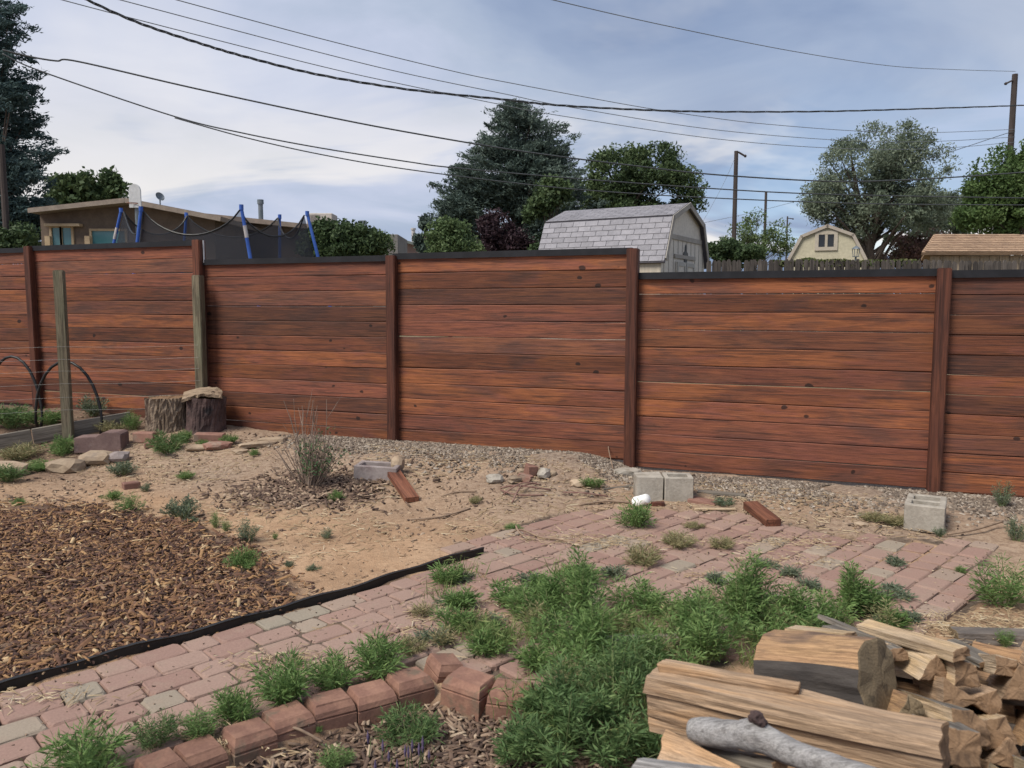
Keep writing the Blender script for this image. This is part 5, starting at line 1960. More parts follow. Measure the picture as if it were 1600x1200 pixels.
# gable wall with real depth
mb = MB()
prof = [(hl.x, g0 - .2), (hr.x, g0 - .2), (hr.x, hr.z - .05), (hap.x, hap.z - .05), (hl.x, hl.z - .05)]
V = [(x, HY, z) for x, z in prof] + [(x, HY + 9, z) for x, z in prof]
F = [(0, 1, 2, 3, 4), (9, 8, 7, 6, 5)] + [(i, i + 5, (i + 1) % 5 + 5, (i + 1) % 5) for i in range(5)]
mb.add([loc(v2) for v2 in V], F)
mb.build('wall', M_stucco, house)
e0, e1 = at(44, 325, HY - .45), at(345, 338, HY - .45)
ap = at(195, 309, HY - .45)
mb = MB()
quad_prism(mb, [loc((e0.x, HY - .45, e0.z)), loc((ap.x, HY - .45, ap.z)), loc((ap.x, HY + 9.4, ap.z)), loc((e0.x, HY + 9.4, e0.z))], .12)
quad_prism(mb, [loc((ap.x + .004, HY - .45, ap.z)), loc((e1.x, HY - .45, e1.z)), loc((e1.x, HY + 9.4, e1.z)), loc((ap.x + .004, HY + 9.4, ap.z))], .12)
rf = mb.build('roof', M_roofgravel, house)
mb = MB()
for pa, pb in ((e0, ap), (ap, e1)):
    dd = Vector((pb.x - pa.x, 0, pb.z - pa.z))
    mid = Vector(((pa.x + pb.x) / 2, HY - .47, (pa.z + pb.z) / 2 - .075))
    rot = np.array(Matrix.Rotation(-math.atan2(dd.z, dd.x), 3, 'Y'))
    mb.box(loc(mid), (dd.length, .03, .11), rot)
mb.build('fascia', M_fascia, rf)


def window(parent, O, x0, x1, z0, z1, y, frame_mat, glass, mullions=1, fw=.06, name='window'):
    mb = MB()
    cx, cz = (x0 + x1) / 2, (z0 + z1) / 2
    mb.box((cx - O.x, y - .02 - O.y, z1 + fw / 2 - O.z), (x1 - x0 + 2 * fw, .06, fw))
    mb.box((cx - O.x, y - .02 - O.y, z0 - fw / 2 - O.z), (x1 - x0 + 2 * fw, .06, fw))
    mb.box((x0 - fw / 2 - O.x, y - .02 - O.y, cz - O.z), (fw, .06, z1 - z0))
    mb.box((x1 + fw / 2 - O.x, y - .02 - O.y, cz - O.z), (fw, .06, z1 - z0))
    for k in range(mullions):
        x = x0 + (x1 - x0) * (k + 1) / (mullions + 1)
        mb.box((x - O.x, y - .018 - O.y, cz - O.z), (fw * .7, .05, z1 - z0))
    w = mb.build(name, frame_mat, parent)
    g = MB()
    g.box((cx - O.x, y - .004 - O.y, cz - O.z), (x1 - x0, .006, z1 - z0))
    g.build('pane', glass, w)
    return w


def win_px(parent, O, a, b, c, d, y, fm, gm, mul=1, fw=.06):
    p0, p1 = at(a, d, y), at(b, c, y)
    return window(parent, O, p0.x, p1.x, p0.z, p1.z, y, fm, gm, mul, fw)


win_px(house, HO, 84, 94, 356, 400, HY, M_trimtan, M_glass, 0)
win_px(house, HO, 100, 112, 356, 400, HY, M_trimtan, M_glass, 0)
win_px(house, HO, 146, 196, 361, 400, HY, M_trimtan, M_glass, 0)
mb = MB()
pp = at(100, 353, HY - .1)
mb.box(loc((pp.x, HY - .12, pp.z + .02)), (.95, .2, .07))
mb.build('window_head', M_trimtan, house)
for px in (76, 138):
    pp = at(px, 380, HY - .05)
    mb = MB()
    mb.box(loc((pp.x, HY - .06, 2.2)), (.14, .10, 2.1))
    mb.build('pilaster', M_trimtan, house)
# long rear wing
WY = 25.0
w0, w1 = at(285, 330, WY), at(520, 356, WY)
wing = MB()
ga = g0
V = [(w0.x, WY, ga - .2), (w1.x, WY, ga - .2), (w1.x, WY, w1.z - .05), (w0.x, WY, w0.z - .05)]
V += [(x, WY + 7, z) for x, _, z in V]
wing.add([loc(v2) for v2 in V], [(0, 1, 2, 3), (7, 6, 5, 4), (0, 4, 5, 1), (1, 5, 6, 2), (2, 6, 7, 3), (3, 7, 4, 0)])
wing.build('wing_wall', M_stucco, house)
mb = MB()
quad_prism(mb, [loc((w0.x - .2, WY - .4, w0.z)), loc((w1.x + .3, WY - .4, w1.z - .02)), loc((w1.x + .3, WY + 7.3, w1.z)), loc((w0.x - .2, WY + 7.3, w0.z))], .14)
mb.build('wing_roof', M_roofgravel, house)
# pipe vent
pb = at(408, 350, WY + 1)
pt = at(408, 312, WY + 1)
mb = MB()
mb.tube([loc((pb.x, WY + 1, pb.z - .3)), loc((pb.x, WY + 1, pt.z - .12))], .075, 10)
mb.tube([loc((pb.x, WY + 1, pt.z - .14)), loc((pb.x, WY + 1, pt.z))], .10, 10)
mb.build('vent_pipe', M_vent, house, smooth=False)
# evaporative cooler
c0, c1 = at(484, 354, WY + 2), at(523, 334, WY + 2)
cool = MB()
cw_, ch_ = c1.x - c0.x, c1.z - c0.z
cool.box((0, 0, ch_ / 2), (cw_, .8, ch_), bev=.02)
for k in range(9):
    cool.box((-cw_ / 2 + .06 + k * (cw_ * .055), -.405, ch_ * .5), (.018, .012, ch_ * .7), mi=1)
co = cool.build('rooftop_cooler', [plain_mat('cooler_paint', (.40, .36, .33), (.46, .42, .38), 3, .7, .1), plain_mat('cooler_slot', (.16, .14, .13), (.2, .18, .16), 3, .8)])
co.location = ((c0.x + c1.x) / 2, WY + 2.0, c0.z - .02)
tag(co, 'beige rooftop cooler box with louvres on the long brown roof', 'cooler')
mb = MB()
mb.box(((c0.x + c1.x) / 2 - co.location.x, 0, -.2), (cw_ * .8, .6, .36))
mb.build('stand', M_stucco, co)

# backboard
BY = 17.5
bp = at(211, 306, BY)
bb = empty('basketball_hoop', (bp.x, BY, gzf(bp.x, BY)))
tag(bb, 'rounded white basketball backboard seen above the trampoline', 'basketball hoop')
bz = bp.z - bb.location.z
mb = MB()
n = 20
hw, hh = .125, .25
ptsb = [(-hw, -hh), (hw, -hh)] + [(hw * math.cos(a), hh - hw * 1.2 + hw * 1.2 * math.sin(a)) for a in np.linspace(0, math.pi, n)]
V = [(x, -.02, z) for x, z in ptsb] + [(x, .02, z) for x, z in ptsb]
k = len(ptsb)
mb.add(V, [tuple(range(k)), tuple(range(2 * k - 1, k - 1, -1))] + [(i, i + k, (i + 1) % k + k, (i + 1) % k) for i in range(k)])
o = mb.build('backboard', plain_mat('grey_white_board', (.46, .47, .48), (.52, .53, .54), 3, .6, .05), bb)
o.location = (0, 0, bz)
mb = MB()
mb.tube([(0, .06, 0), (0, .06, bz - .1)], .045, 10)
mb.build('pole', M_vent, bb)
mb = MB()
mb.tube([(math.cos(a) * .11, -.14 + math.sin(a) * .11, bz - .17) for a in np.linspace(0, 6.283, 17)], .008, 5, 0, False)
mb.build('rim', M_brickred, bb)
# bird ornament and dish on the ridge
dp = at(250, 313, HY + .5)
dish = empty('satellite_dish', (dp.x, HY + .5, dp.z - .05))
tag(dish, 'small dark satellite dish on the house roof, seen edge on', 'satellite dish')
mb = MB()
V, F = [], []
for i in range(5):
    for k in range(14):
        a = 2 * math.pi * k / 14
        rr = .13 * i / 4
        V.append((.05 * (i / 4) ** 2 * 1.1, rr * math.cos(a), rr * math.sin(a)))
for i in range(4):
    for k in range(14):
        F.append((i * 14 + k, i * 14 + (k + 1) % 14, (i + 1) * 14 + (k + 1) % 14, (i + 1) * 14 + k))
mb.add(V, F)
o = mb.build('reflector', M_vent, dish, smooth=True)
o.location = (-.02, 0, .13)
o.rotation_euler = (0, R(-25), R(-35))
mb = MB()
mb.tube([(0, 0, -.2), (0, 0, .05), (-.02, 0, .13)], .018, 6)
mb.tube([(0, 0, .08), (.09, -.03, .05), (.14, -.05, .10)], .012, 5)
mb.build('mast', M_vent, dish)

# ------------------------------------------------------------------ trampoline
TY = 12.6
tcn = at(334, 470, TY)
tr = empty('trampoline', (tcn.x, TY, gzf(tcn.x, TY)))
tag(tr, 'trampoline with blue padded poles and dark safety net', 'trampoline')
M_blue = plain_mat('blue_foam', (.03, .085, .33), (.045, .115, .40), 6, .6, .1)
M_palesleeve = plain_mat('pale_sleeve', (.36, .33, .33), (.42, .39, .38), 6, .6, .1)
TZ = tr.location.z
RT = 1.52
angs = [15, 75, 135, 195, 255, 315]
ptop = {}
surv = {15: (480, 332, 497), 75: (377, 322, 391), 135: (220, 325, 212), 195: (189, 327, 173), 255: (291, 334, 286), 315: (437, 337, 437)}
rim = {}
for i, a in enumerate(angs):
    sa = -math.sin(R(a))
    dp_ = TY + sa * RT
    tpx, tpy, bpx = surv[a]
    t = at(tpx, tpy, dp_) - tr.location
    b = at(bpx, 402, dp_) - tr.location
    d_ = (b - t) / (b.z - t.z)
    b = t + d_ * (.8 - t.z)
    rim[a] = b
    ptop[a] = t
    mb = MB()
    mb.tube([b, b.lerp(t, .5), t - Vector((0, 0, .02))], [.025, .025, .022], 10)
    po = mb.build('pole', M_blue, tr)
    mb = MB()
    mb.tube([t - Vector((0, 0, .05)), t + Vector((0, 0, .02))], .029, 10)
    mb.build('pole_cap', M_blue, po)
    if a in (75, 195):
        mb = MB()
        mb.tube([b.lerp(t, .74), b.lerp(t, .84)], .0258, 10)
        mb.build('worn_sleeve', M_palesleeve, po)
    mb = MB()
    mb.tube([(b.x, b.y, 0), (b.x, b.y, .79)], .025, 8)
    mb.build('leg', M_blue, tr)
rp_ = [rim[a] for a in angs]
ringp = smooth_path(rp_ + rp_[:2], 8)[4:4 + 49]
mb = MB()
mb.tube(ringp, .05, 8, 0, False)
mb.build('frame_pad', M_blue, tr)
mb = MB()
mb.add([(p.x, p.y, .8) for p in ringp[:48]], [tuple(range(48))])
mb.build('jumping_mat', M_rubber, tr)
m, T = new_mat('net_mesh')
finish(T, (.020, .022, .03), .8, alpha=.56)
M_net = m
rope = MB()
for i, a in enumerate(angs):
    t0, t1 = ptop[a] * 1.0, ptop[angs[(i + 1) % 6]] * 1.0
    mb = MB()
    V, F = [], []
    nu, nv = 14, 5
    rp = []
    for u in range(nu + 1):
        f = u / nu
        tp = t0.lerp(t1, f)
        bt = rim[a].lerp(rim[angs[(i + 1) % 6]], f)
        sag = .34 * (1 - (2 * f - 1) ** 2) ** .8
        # net hangs on a slightly smaller circle than the chord of pole tops
        for v3 in range(nv + 1):
            g = v3 / nv
            zt = tp.z - .04 - sag
            z = .84 + (zt - .84) * g
            bul = .96 if 0 < u < nu else .97
            xy = bt.lerp(tp, g)
            V.append((xy.x * bul + .0, xy.y * bul, z))
        rp.append(Vector(V[-1]))
    for u in range(nu):
        for v3 in range(nv):
            k = u * (nv + 1) + v3
            F.append((k, k + nv + 1, k + nv + 2, k + 1))
    mb.add(V, F)
    mb.build('net_panel', M_net, tr)
    rope = MB()
    rope.tube(rp, .012, 5)
    rope.build('net_rope', M_rubber, tr)

# ------------------------------------------------------------------ far house with chimney, roof box
FYd = 46.0
fh = at(640, 372, FYd)
f_house = empty('far_house', (fh.x, FYd, gzf(fh.x, FYd)))
tag(f_house, 'distant house with low tiled gable seen above the fence', 'house')
O = f_house.location
lc = lambda p: (Vector(p) - O)[:]
fl, fr, fa = at(598, 388, FYd), at(700, 398, FYd), at(617, 374, FYd)
mb = MB()
prof = [(fl.x, O.z), (fr.x, O.z), (fr.x, fr.z), (fa.x, fa.z), (fl.x, fl.z)]
V = [(x, FYd, z) for x, z in prof] + [(x, FYd + 8, z) for x, z in prof]
mb.add([lc(v2) for v2 in V], [(0, 1, 2, 3, 4), (9, 8, 7, 6, 5)] + [(i, i + 5, (i + 1) % 5 + 5, (i + 1) % 5) for i in range(5)])
mb.build('wall', plain_mat('pinkish_stucco', (.30, .21, .19), (.34, .25, .22), 2, .95, .2), f_house)
mb = MB()
quad_prism(mb, [lc((fl.x - .3, FYd - .5, fl.z)), lc((fa.x, FYd - .5, fa.z + .1)), lc((fa.x, FYd + 8, fa.z + .1)), lc((fl.x - .3, FYd + 8, fl.z))], .14)
quad_prism(mb, [lc((fa.x + .004, FYd - .5, fa.z + .1)), lc((fr.x + .4, FYd - .5, fr.z + .05)), lc((fr.x + .4, FYd + 8, fr.z + .05)), lc((fa.x + .004, FYd + 8, fa.z + .1))], .14)
mb.build('roof', plain_mat('grey_green_roof', (.13, .15, .14), (.17, .18, .17), 3, .9, .2), f_house)
l2, r2, a2 = at(634, 402, FYd - 5), at(676, 402, FYd - 5), at(655, 389, FYd - 5)
mb = MB()
quad_prism(mb, [lc((l2.x, FYd - 5.4, l2.z)), lc((r2.x, FYd - 5.4, l2.z)), lc((r2.x - .5, FYd - 2, a2.z + .1)), lc((l2.x + .6, FYd - 2, a2.z + .1))], .12)
mb.box(lc(((l2.x + r2.x) / 2, FYd - 3.5, (O.z + l2.z) / 2 - .1)), (r2.x - l2.x - .4, 3.0, l2.z - O.z))
mb.build('porch', plain_mat('pinkish_roof', (.28, .22, .22), (.33, .27, .26), 3, .9, .2), f_house)
cpx = at(646, 376, FYd + 2)
ct = at(646, 357, FYd + 2)
mb = MB()
mb.tube([lc((cpx.x, FYd + 2, cpx.z - .8)), lc((cpx.x, FYd + 2, ct.z))], .11, 10)
mb.tube([lc((cpx.x, FYd + 2, ct.z - .08)), lc((cpx.x, FYd + 2, ct.z + .02))], .15, 10)
mb.build('chimney', plain_mat('pale_pipe', (.40, .38, .37), (.45, .42, .4), 3, .6), f_house)
ub = at(566, 366, 34)
ut = at(566, 344, 34)
uh = empty('flat_roof_building', (ub.x, 35.5, gzf(ub.x, 35)))
tag(uh, 'low dark flat-roofed building behind the rounded bush', 'building')
mb = MB()
mb.box((.3, 0, (ub.z - uh.location.z) / 2), (2.4, 3, ub.z - uh.location.z), bev=.02)
mb.build('wall', plain_mat('dark_stucco', (.17, .16, .15), (.2, .19, .18), 2, .95, .2), uh)
mb = MB()
mb.box((0, -1.3, ub.z - uh.location.z + (ut.z - ub.z) / 2 + .002), (.29, .29, ut.z - ub.z), bev=.015)
mb.build('chimney', M_vent, uh)

# ------------------------------------------------------------------ sheds
M_shedwall = plain_mat('shed_siding', (.52, .485, .43), (.56, .525, .465), 3, .85, .15)
M_shedside = plain_mat('shed_side_panel', (.40, .36, .30), (.46, .41, .34), 3, .85, .15, stretch=(4, 4, .4), third=(.38, .30, .21))
M_shedtrim = plain_mat('shed_trim', (.28, .26, .235), (.32, .30, .27), 3, .8, .1)
M_shingle = plain_mat('grey_shingle', (.235, .23, .25), (.275, .268, .29), 5, .9, .3, .003, var=.22)


def shingle_row(parent, O_mat, p0, p1, up, rows, exposure, tabw, mat, lift=.012, cap=280, count=[0]):
    """courses of separate tabs from p0->p1 (eave line) going up along vector up"""
    p0, p1, up = Vector(p0), Vector(p1), Vector(up).normalized()
    along = (p1 - p0)
    Lr = along.length
    along.normalize()
    nrm = along.cross(up).normalized()
    Rm = Matrix((along, up, nrm)).transposed().to_4x4()
    cache = {}
    for r4 in range(rows):
        x = -(r4 % 2) * tabw * .5
        while x < Lr - .01:
            a, b = max(0, x), min(Lr, x + tabw)
            x += tabw
            if b - a < .03:
                continue
            key = round(b - a, 3)
            if key not in cache:
                mb2 = MB()
                w2 = b - a - .010
                mb2.add([(-w2 / 2, 0, 0), (w2 / 2, 0, 0), (w2 / 2, exposure * 1.02, 0), (-w2 / 2, exposure * 1.02, 0),
                         (-w2 / 2, 0, lift), (w2 / 2, 0, lift), (w2 / 2, exposure * 1.02, .001), (-w2 / 2, exposure * 1.02, .001)],
                        [(4, 5, 6, 7), (0, 1, 5, 4), (1, 2, 6, 5), (3, 0, 4, 7)])
                tmp = mb2.build('shingle', mat, parent)
                cache[key] = tmp.data
                o2 = tmp
            else:
                o2 = link('shingle', cache[key], parent)
            pos = p0 + along * ((a + b) / 2) + up * (r4 * exposure + .004) + nrm * .006
            o2.matrix_local = Matrix.Translation(pos) @ Rm
    return


def gambrel(Wd, eave, brk, brk_z, ridge):
    return [(-Wd / 2, 0), (Wd / 2, 0), (Wd / 2, eave), (brk, brk_z), (0, ridge), (-brk, brk_z), (-Wd / 2, eave)]


def shed_body(root, prof, Ln, wall, roof, trim, oh=.10, th=.05):
    """gable faces local -y; ridge along y"""
    k = len(prof)
    mb = MB()
    V = [(x, 0, z) for x, z in prof] + [(x, Ln, z) for x, z in prof]
    mb.add(V, [tuple(range(k)), tuple(range(2 * k - 1, k - 1, -1))] + [(i, i + k, (i + 1) % k + k, (i + 1) % k) for i in range(2)] +
           [(k - 1, 2 * k - 1, k, 0)])
    w = mb.build('wall', wall, root)
    mb = MB()
    R5 = prof[2:]
    # roof sheets with overhang
    for i in range(len(R5) - 1):
        (x0, z0), (x1, z1) = R5[i], R5[i + 1]
        d2 = Vector((x1 - x0, 0, z1 - z0)).normalized()
        nr = Vector((d2.z, 0, -d2.x))
        if nr.z < 0 or (abs(nr.z) < .2 and nr.x * (x0 + x1) < 0):
            nr = -nr
        A = Vector((x0, 0, z0)) + nr * th
        Bv = Vector((x1, 0, z1)) + nr * th
        if i == 0:
            A -= d2 * .12
        if i == len(R5) - 2:
            Bv += d2 * .12
        V = []
        for y in (-oh, Ln + oh):
            V += [(A.x, y, A.z), (Bv.x, y, Bv.z), (Bv.x - nr.x * th * .96, y, Bv.z - nr.z * th * .96), (A.x - nr.x * th * .96, y, A.z - nr.z * th * .96)]
        mb.add(V, [(0, 1, 2, 3), (7, 6, 5, 4), (0, 4, 5, 1), (1, 5, 6, 2), (2, 6, 7, 3), (3, 7, 4, 0)])
    rf = mb.build('roof', roof, root)
    mb = MB()
    for i in range(len(R5) - 1):
        (x0, z0), (x1, z1) = R5[i], R5[i + 1]
        dd = Vector((x1 - x0, 0, z1 - z0))
        rot = np.array(Matrix.Rotation(-math.atan2(dd.z, dd.x), 3, 'Y'))
        mid = Vector(((x0 + x1) / 2, -oh - .012, (z0 + z1) / 2))
        mb.box(mid[:], (dd.length + .06, .02, .11), rot)
    mb.build('rake_trim', trim, root)
    return w, rf


# large grey shed, ridge runs left-away from its gable
SY = 17.6
sc_ = at(1071, 321, SY)
sg = gzf(sc_.x, SY)
shed = empty('garden_shed', (sc_.x, SY, sg))
tag(shed, 'large grey barn-roofed shed with lavender-grey shingles', 'shed')
ridge = sc_.z - sg
TH = R(30)
# local -y (gable normal) should point to the right and towards the camera
shed.rotation_euler = (R(0), R(0), math.pi / 2 - TH - 0.0)
Wd = 2.95
eave, brk, brz = ridge - 1.20, 1.06, ridge - .36
prof = gambrel(Wd, eave, brk, brz, ridge)
Ln = 2.75
wl, rf = shed_body(shed, prof, Ln, M_shedwall, plain_mat('roof_underlay', (.085, .08, .095), (.11, .105, .12), 5, .95), M_shedtrim)
# the long side that faces the camera is local -x
lower_up = Vector((-brk + Wd / 2, 0, brz - eave))
sl = lower_up.length
nrm_l = Vector((-(lower_up.z), 0, lower_up.x)).normalized()
e0 = Vector((-Wd / 2, Ln + .10, eave)) + nrm_l * .052 - lower_up.normalized() * .10
e1 = Vector((-Wd / 2, -.10, eave)) + nrm_l * .052 - lower_up.normalized() * .10
shingle_row(rf, None, e0, e1, lower_up, int((sl + .10) / .128), .128, .29, M_shingle)
up2 = Vector((brk, 0, ridge - brz))
n2_ = Vector((-up2.z, 0, up2.x)).normalized()
e0 = Vector((-brk, Ln + .10, brz)) + n2_ * .052
e1 = Vector((-brk, -.10, brz)) + n2_ * .052
shingle_row(rf, None, e0, e1, up2, int((up2.length - .02) / .128), .128, .29, M_shingle)
# gable: belt trim, double door, emblem, siding battens
mb = MB()
mb.box((0, -.014, brz - .36), (Wd * .80, .024, .10))
mb.build('belt_trim', M_shedtrim, shed)
for s in (-1, 1):
    mb = MB()
    dw, dh = .60, 1.75
    cx = s * (dw / 2 + .012)
    mb.box((cx, -.022, dh / 2 + .1), (dw, .03, dh), bev=.004)
    d_ = mb.build('door', M_shedwall, shed)
    mb = MB()
    for (ox, oz, sx, sz) in ((0, dh - .05, dw - .02, .09), (-dw / 2 + .055, dh / 2 - .02, .09, dh - .16), (dw / 2 - .055, dh / 2 - .02, .09, dh - .16)):
        mb.box((cx + ox, -.046, .1 + oz), (sx, .016, sz))
    mb.build('door_frame', plain_mat('door_frame_paint', (.36, .345, .315), (.39, .375, .34), 3, .8), d_)
mb = MB()
mb.box((0, -.018, 1.96), (1.42, .03, .08))
mb.build('door_header', M_shedtrim, shed)
# dark leaf-shaped emblem (plain iron ornament)
mb = MB()
lf = []
for k in range(24):
    a = 2 * math.pi * k / 24
    rr = .13 + .035 * math.sin(5 * a)
    lf.append((rr * math.cos(a) * .75, rr * math.sin(a) * 1.5))
V = [(x, -.02, z) for x, z in lf] + [(x, -.002, z) for x, z in lf]
mb.add(V, [tuple(range(24)), tuple(range(47, 23, -1))] + [(i, i + 24, (i + 1) % 24 + 24, (i + 1) % 24) for i in range(24)])
o = mb.build('wall_ornament', plain_mat('dark_iron', (.07, .075, .075), (.10, .10, .10), 20, .7, .3), shed)
o.location = (.05, 0, brz - .78)
o.scale = (1.25, 1, 1.25)
for i in range(10):
    x = -Wd / 2 + .15 + i * (Wd - .3) / 9
    ztop = brz - .42
    mb = MB()
    zb = 0.05 if abs(x) > .68 else 2.02
    if ztop - zb > .1:
        mb.box((x, -.004, (zb + ztop) / 2), (.018, .008, ztop - zb))
        mb.build('batten', M_shedtrim, shed)
# side wall facing (local -x) with tan panels
for i in range(6):
    mb = MB()
    w3 = Ln / 6 - .012
    mb.box((-Wd / 2 - .006, Ln * (i + .5) / 6, eave / 2), (.012, w3, eave - .02))
    mb.build('side_panel', M_shedside, shed)

# small yellow shed
YY = 30.0
yp = at(1293, 353, YY)
yg = gzf(yp.x, YY)
ys_ = empty('yellow_shed', (yp.x, YY, yg), -math.atan2(yp.x, YY))
tag(ys_, 'small pale yellow barn-roofed shed with a white-framed window', 'shed')
s3 = YY / F_PX
rz_ = yp.z - yg
prof = gambrel(112 * s3, rz_ - 52 * s3, 37 * s3, rz_ - 15 * s3, rz_)
shed_body(ys_, prof, 3.0, plain_mat('yellow_siding', (.42, .39, .29), (.46, .425, .315), 2, .85, .1), plain_mat('yellow_shed_roof', (.24, .20, .19), (.28, .24, .22), 4, .9, .2), plain_mat('yellow_shed_trim', (.33, .29, .25), (.37, .33, .28), 3, .8), oh=.08)
window(ys_, Vector((0, 0, 0)), (1281 - 1293) * s3, (1303 - 1293) * s3, rz_ - 32 * s3, rz_ - 13 * s3, 0.0, plain_mat('window_trim_tan', (.36, .32, .26), (.40, .36, .3), 3, .8), M_darkglass, 1, .13)

# brown-roofed shed at right
BYY = 19.0
b0, b1 = at(1440, 394, BYY), at(1640, 394, BYY)
t0, t1 = at(1462, 366, BYY + 1.1), at(1640, 362, BYY + 1.1)
bg = gzf(b0.x, BYY)
bs = empty('brown_roof_shed', ((b0.x + b1.x) / 2, BYY, bg))
tag(bs, 'long shed with brown shingle roof and tan board wall', 'shed')
O = bs.location
lb = lambda p: (Vector(p) - O)[:]
mb = MB()
mb.box(lb(((b0.x + b1.x) / 2 + .60, BYY + 1.2, (bg + b0.z) / 2 - .03)), (b1.x - b0.x - 1.3, 2.0, b0.z - bg - .06))
mb.build('wall', M_shedwall, bs)
mb = MB()
quad_prism(mb, [lb((b0.x, BYY, b0.z)), lb((b1.x, BYY, b0.z)), lb((t1.x, BYY + 1.2, t0.z)), lb((t0.x, BYY + 1.2, t0.z))], .07)
quad_prism(mb, [lb((t0.x, BYY + 1.204, t0.z)), lb((t1.x, BYY + 1.204, t0.z)), lb((b1.x, BYY + 2.5, b0.z)), lb((b0.x + 1.25, BYY + 2.5, b0.z))], .07)
mb.add([lb(p) for p in ((b0.x + .02, BYY + .05, b0.z - .04), (t0.x + .01, BYY + 1.2, t0.z - .04), (b0.x + 1.22, BYY + 2.45, b0.z - .04), (b0.x + .3, BYY + .2, b0.z - .1), (b0.x + .3, BYY + 2.4, b0.z - .1))], [(0, 1, 2)])
brf = mb.build('roof', plain_mat('brown_shingle', (.30, .20, .13), (.36, .245, .16), 7, .95, .4, .006, third=(.24, .155, .105), stretch=(1, 4, 4)), bs)
M_brownsh = plain_mat('brown_shingle_tab', (.27, .18, .118), (.34, .23, .15), 9, .95, .5, .006, third=(.22, .145, .10), var=.25)
upb = Vector((0, 1.2, t0.z - b0.z))
nrow = int(upb.length / .13)
for r6 in range(nrow):
    f6 = r6 * .13 / upb.length
    f7 = (r6 + 1) * .13 / upb.length
    xs0 = b0.x + (t0.x - b0.x) * f7
    shingle_row(brf, None, lb((xs0 - (.14 if r6 % 2 else 0) * 0, BYY + 1.2 * f6, b0.z + upb.z * f6 + .004)), lb((b1.x, BYY + 1.2 * f6, b0.z + upb.z * f6 + .004)), upb, 1, .13, .26 + .02 * (r6 % 3), M_brownsh, lift=.014)
for i in range(13):
    mb = MB()
    x = b0.x + .42 + i * .235
    mb.box(lb((x, BYY + .19, (bg + b0.z) / 2 - .04)), (.222, .016, b0.z - bg - .08))
    mb.build('wall_board', wood_mat('tan_board_%d' % i, (.34, .27, .19), (.38, .30, .21), (.28, .21, .15), grain=(30, 30, 1.5), patch=(5, 5, 1), var=.2) if i == 0 else MATS['tan_board_0'], bs)

# ------------------------------------------------------------------ picket fence behind
pf = empty('picket_fence', (at(1108, 420, 16).x, 16, gzf(4, 16)))
tag(pf, 'dark weathered dog-eared picket fence beyond the stained fence', 'picket fence')
O = pf.location
pz0 = at(1300, 409, 16).z - O.z
M_picket = wood_mat('dark_picket', (.075, .065, .058), (.105, .09, .08), (.045, .038, .036), grain=(30, 30, 1.5), patch=(6, 6, 1), var=.45)
pm = []
for k in range(4):
    w2, h2 = .093, pz0
    mb = MB()
    V = [(-w2 / 2, -.01, 0), (w2 / 2, -.01, 0), (w2 / 2, -.01, h2 - .05), (w2 / 2 - .028, -.01, h2), (-w2 / 2 + .028, -.01, h2), (-w2 / 2, -.01, h2 - .05)]
    V = V + [(x, .01, z) for x, _, z in V]
    mb.add(V, [tuple(range(6)), tuple(range(11, 5, -1))] + [(i, i + 6, (i + 1) % 6 + 6, (i + 1) % 6) for i in range(6)])
    o = mb.build('picket', M_picket, pf)
    pm.append(o)
x, i = 0.0, 0
while x < 6.9:
    o = pm[i] if i < 4 else link('picket', pm[i % 4].data, pf)
    o.location = (x, rnd.gauss(0, .006), rnd.gauss(.03, .008) + .015 * math.sin(x * .8))
    o.rotation_euler = (rnd.gauss(0, .012), rnd.gauss(0, .006), 0)
    x += .098 + rnd.uniform(-.002, .010)
    i += 1
for zz in (.5, pz0 - .35):
    mb = MB()
    mb.box((3.45, .035, zz), (7.0, .04, .09))
    mb.build('rail', M_picket, pf)
# ivy along it
q = np.random.default_rng(77)
n = 5200
xx = q.uniform(0, 1, n) * 2.9 + at(1205, 405, 16.2).x
bmp = np.array([.10 + .10 * mnoise.noise((a * 2.1, 3, 0)) for a in xx])
P = np.stack([xx, 16.16 + q.normal(0, .07, n), O.z + pz0 - .06 + q.uniform(-.25, 1, n) * bmp], -1)
iv = quads_mesh('ivy', leaves(P, unit(q.normal(size=P.shape)), .06, .04, q), 4, QF, leaf_mat('ivy_leaf', [(.06, .085, .03), (.10, .12, .045), (.16, .15, .07)], .25, .7, 2))
tag(iv, 'low ivy growing along the top of the picket fence', kind='stuff')
# garden lantern by the yellow shed
lp = at(1337, 404, 26)
ln_ = empty('garden_lantern', (lp.x, 26, gzf(lp.x, 26)))
tag(ln_, 'small post lantern at the right foot of the yellow shed', 'lantern')
lz = at(1337, 396, 26).z - ln_.location.z
mb = MB()
mb.tube([(0, 0, 0), (0, 0, lz - .1)], .03, 6)
mb.build('post', M_vent, ln_)
mb = MB()
for sx in (-1, 1):
    for sy in (-1, 1):
        mb.tube([(sx * .06, sy * .06, lz - .1), (sx * .085, sy * .085, lz + .14)], .012, 4)
mb.box((0, 0, lz - .1), (.16, .16, .02))
mb.tube([(0, 0, lz + .14), (0, 0, lz + .17), (0, 0, lz + .24)], [.14, .12, .02], 8)
mb.build('lantern_cage', M_vent, ln_)

# ------------------------------------------------------------------ utility poles
M_pole = plain_mat('pole_wood', (.045, .036, .034), (.065, .052, .048), 5, .9, .3, .01, stretch=(1, 1, .2))


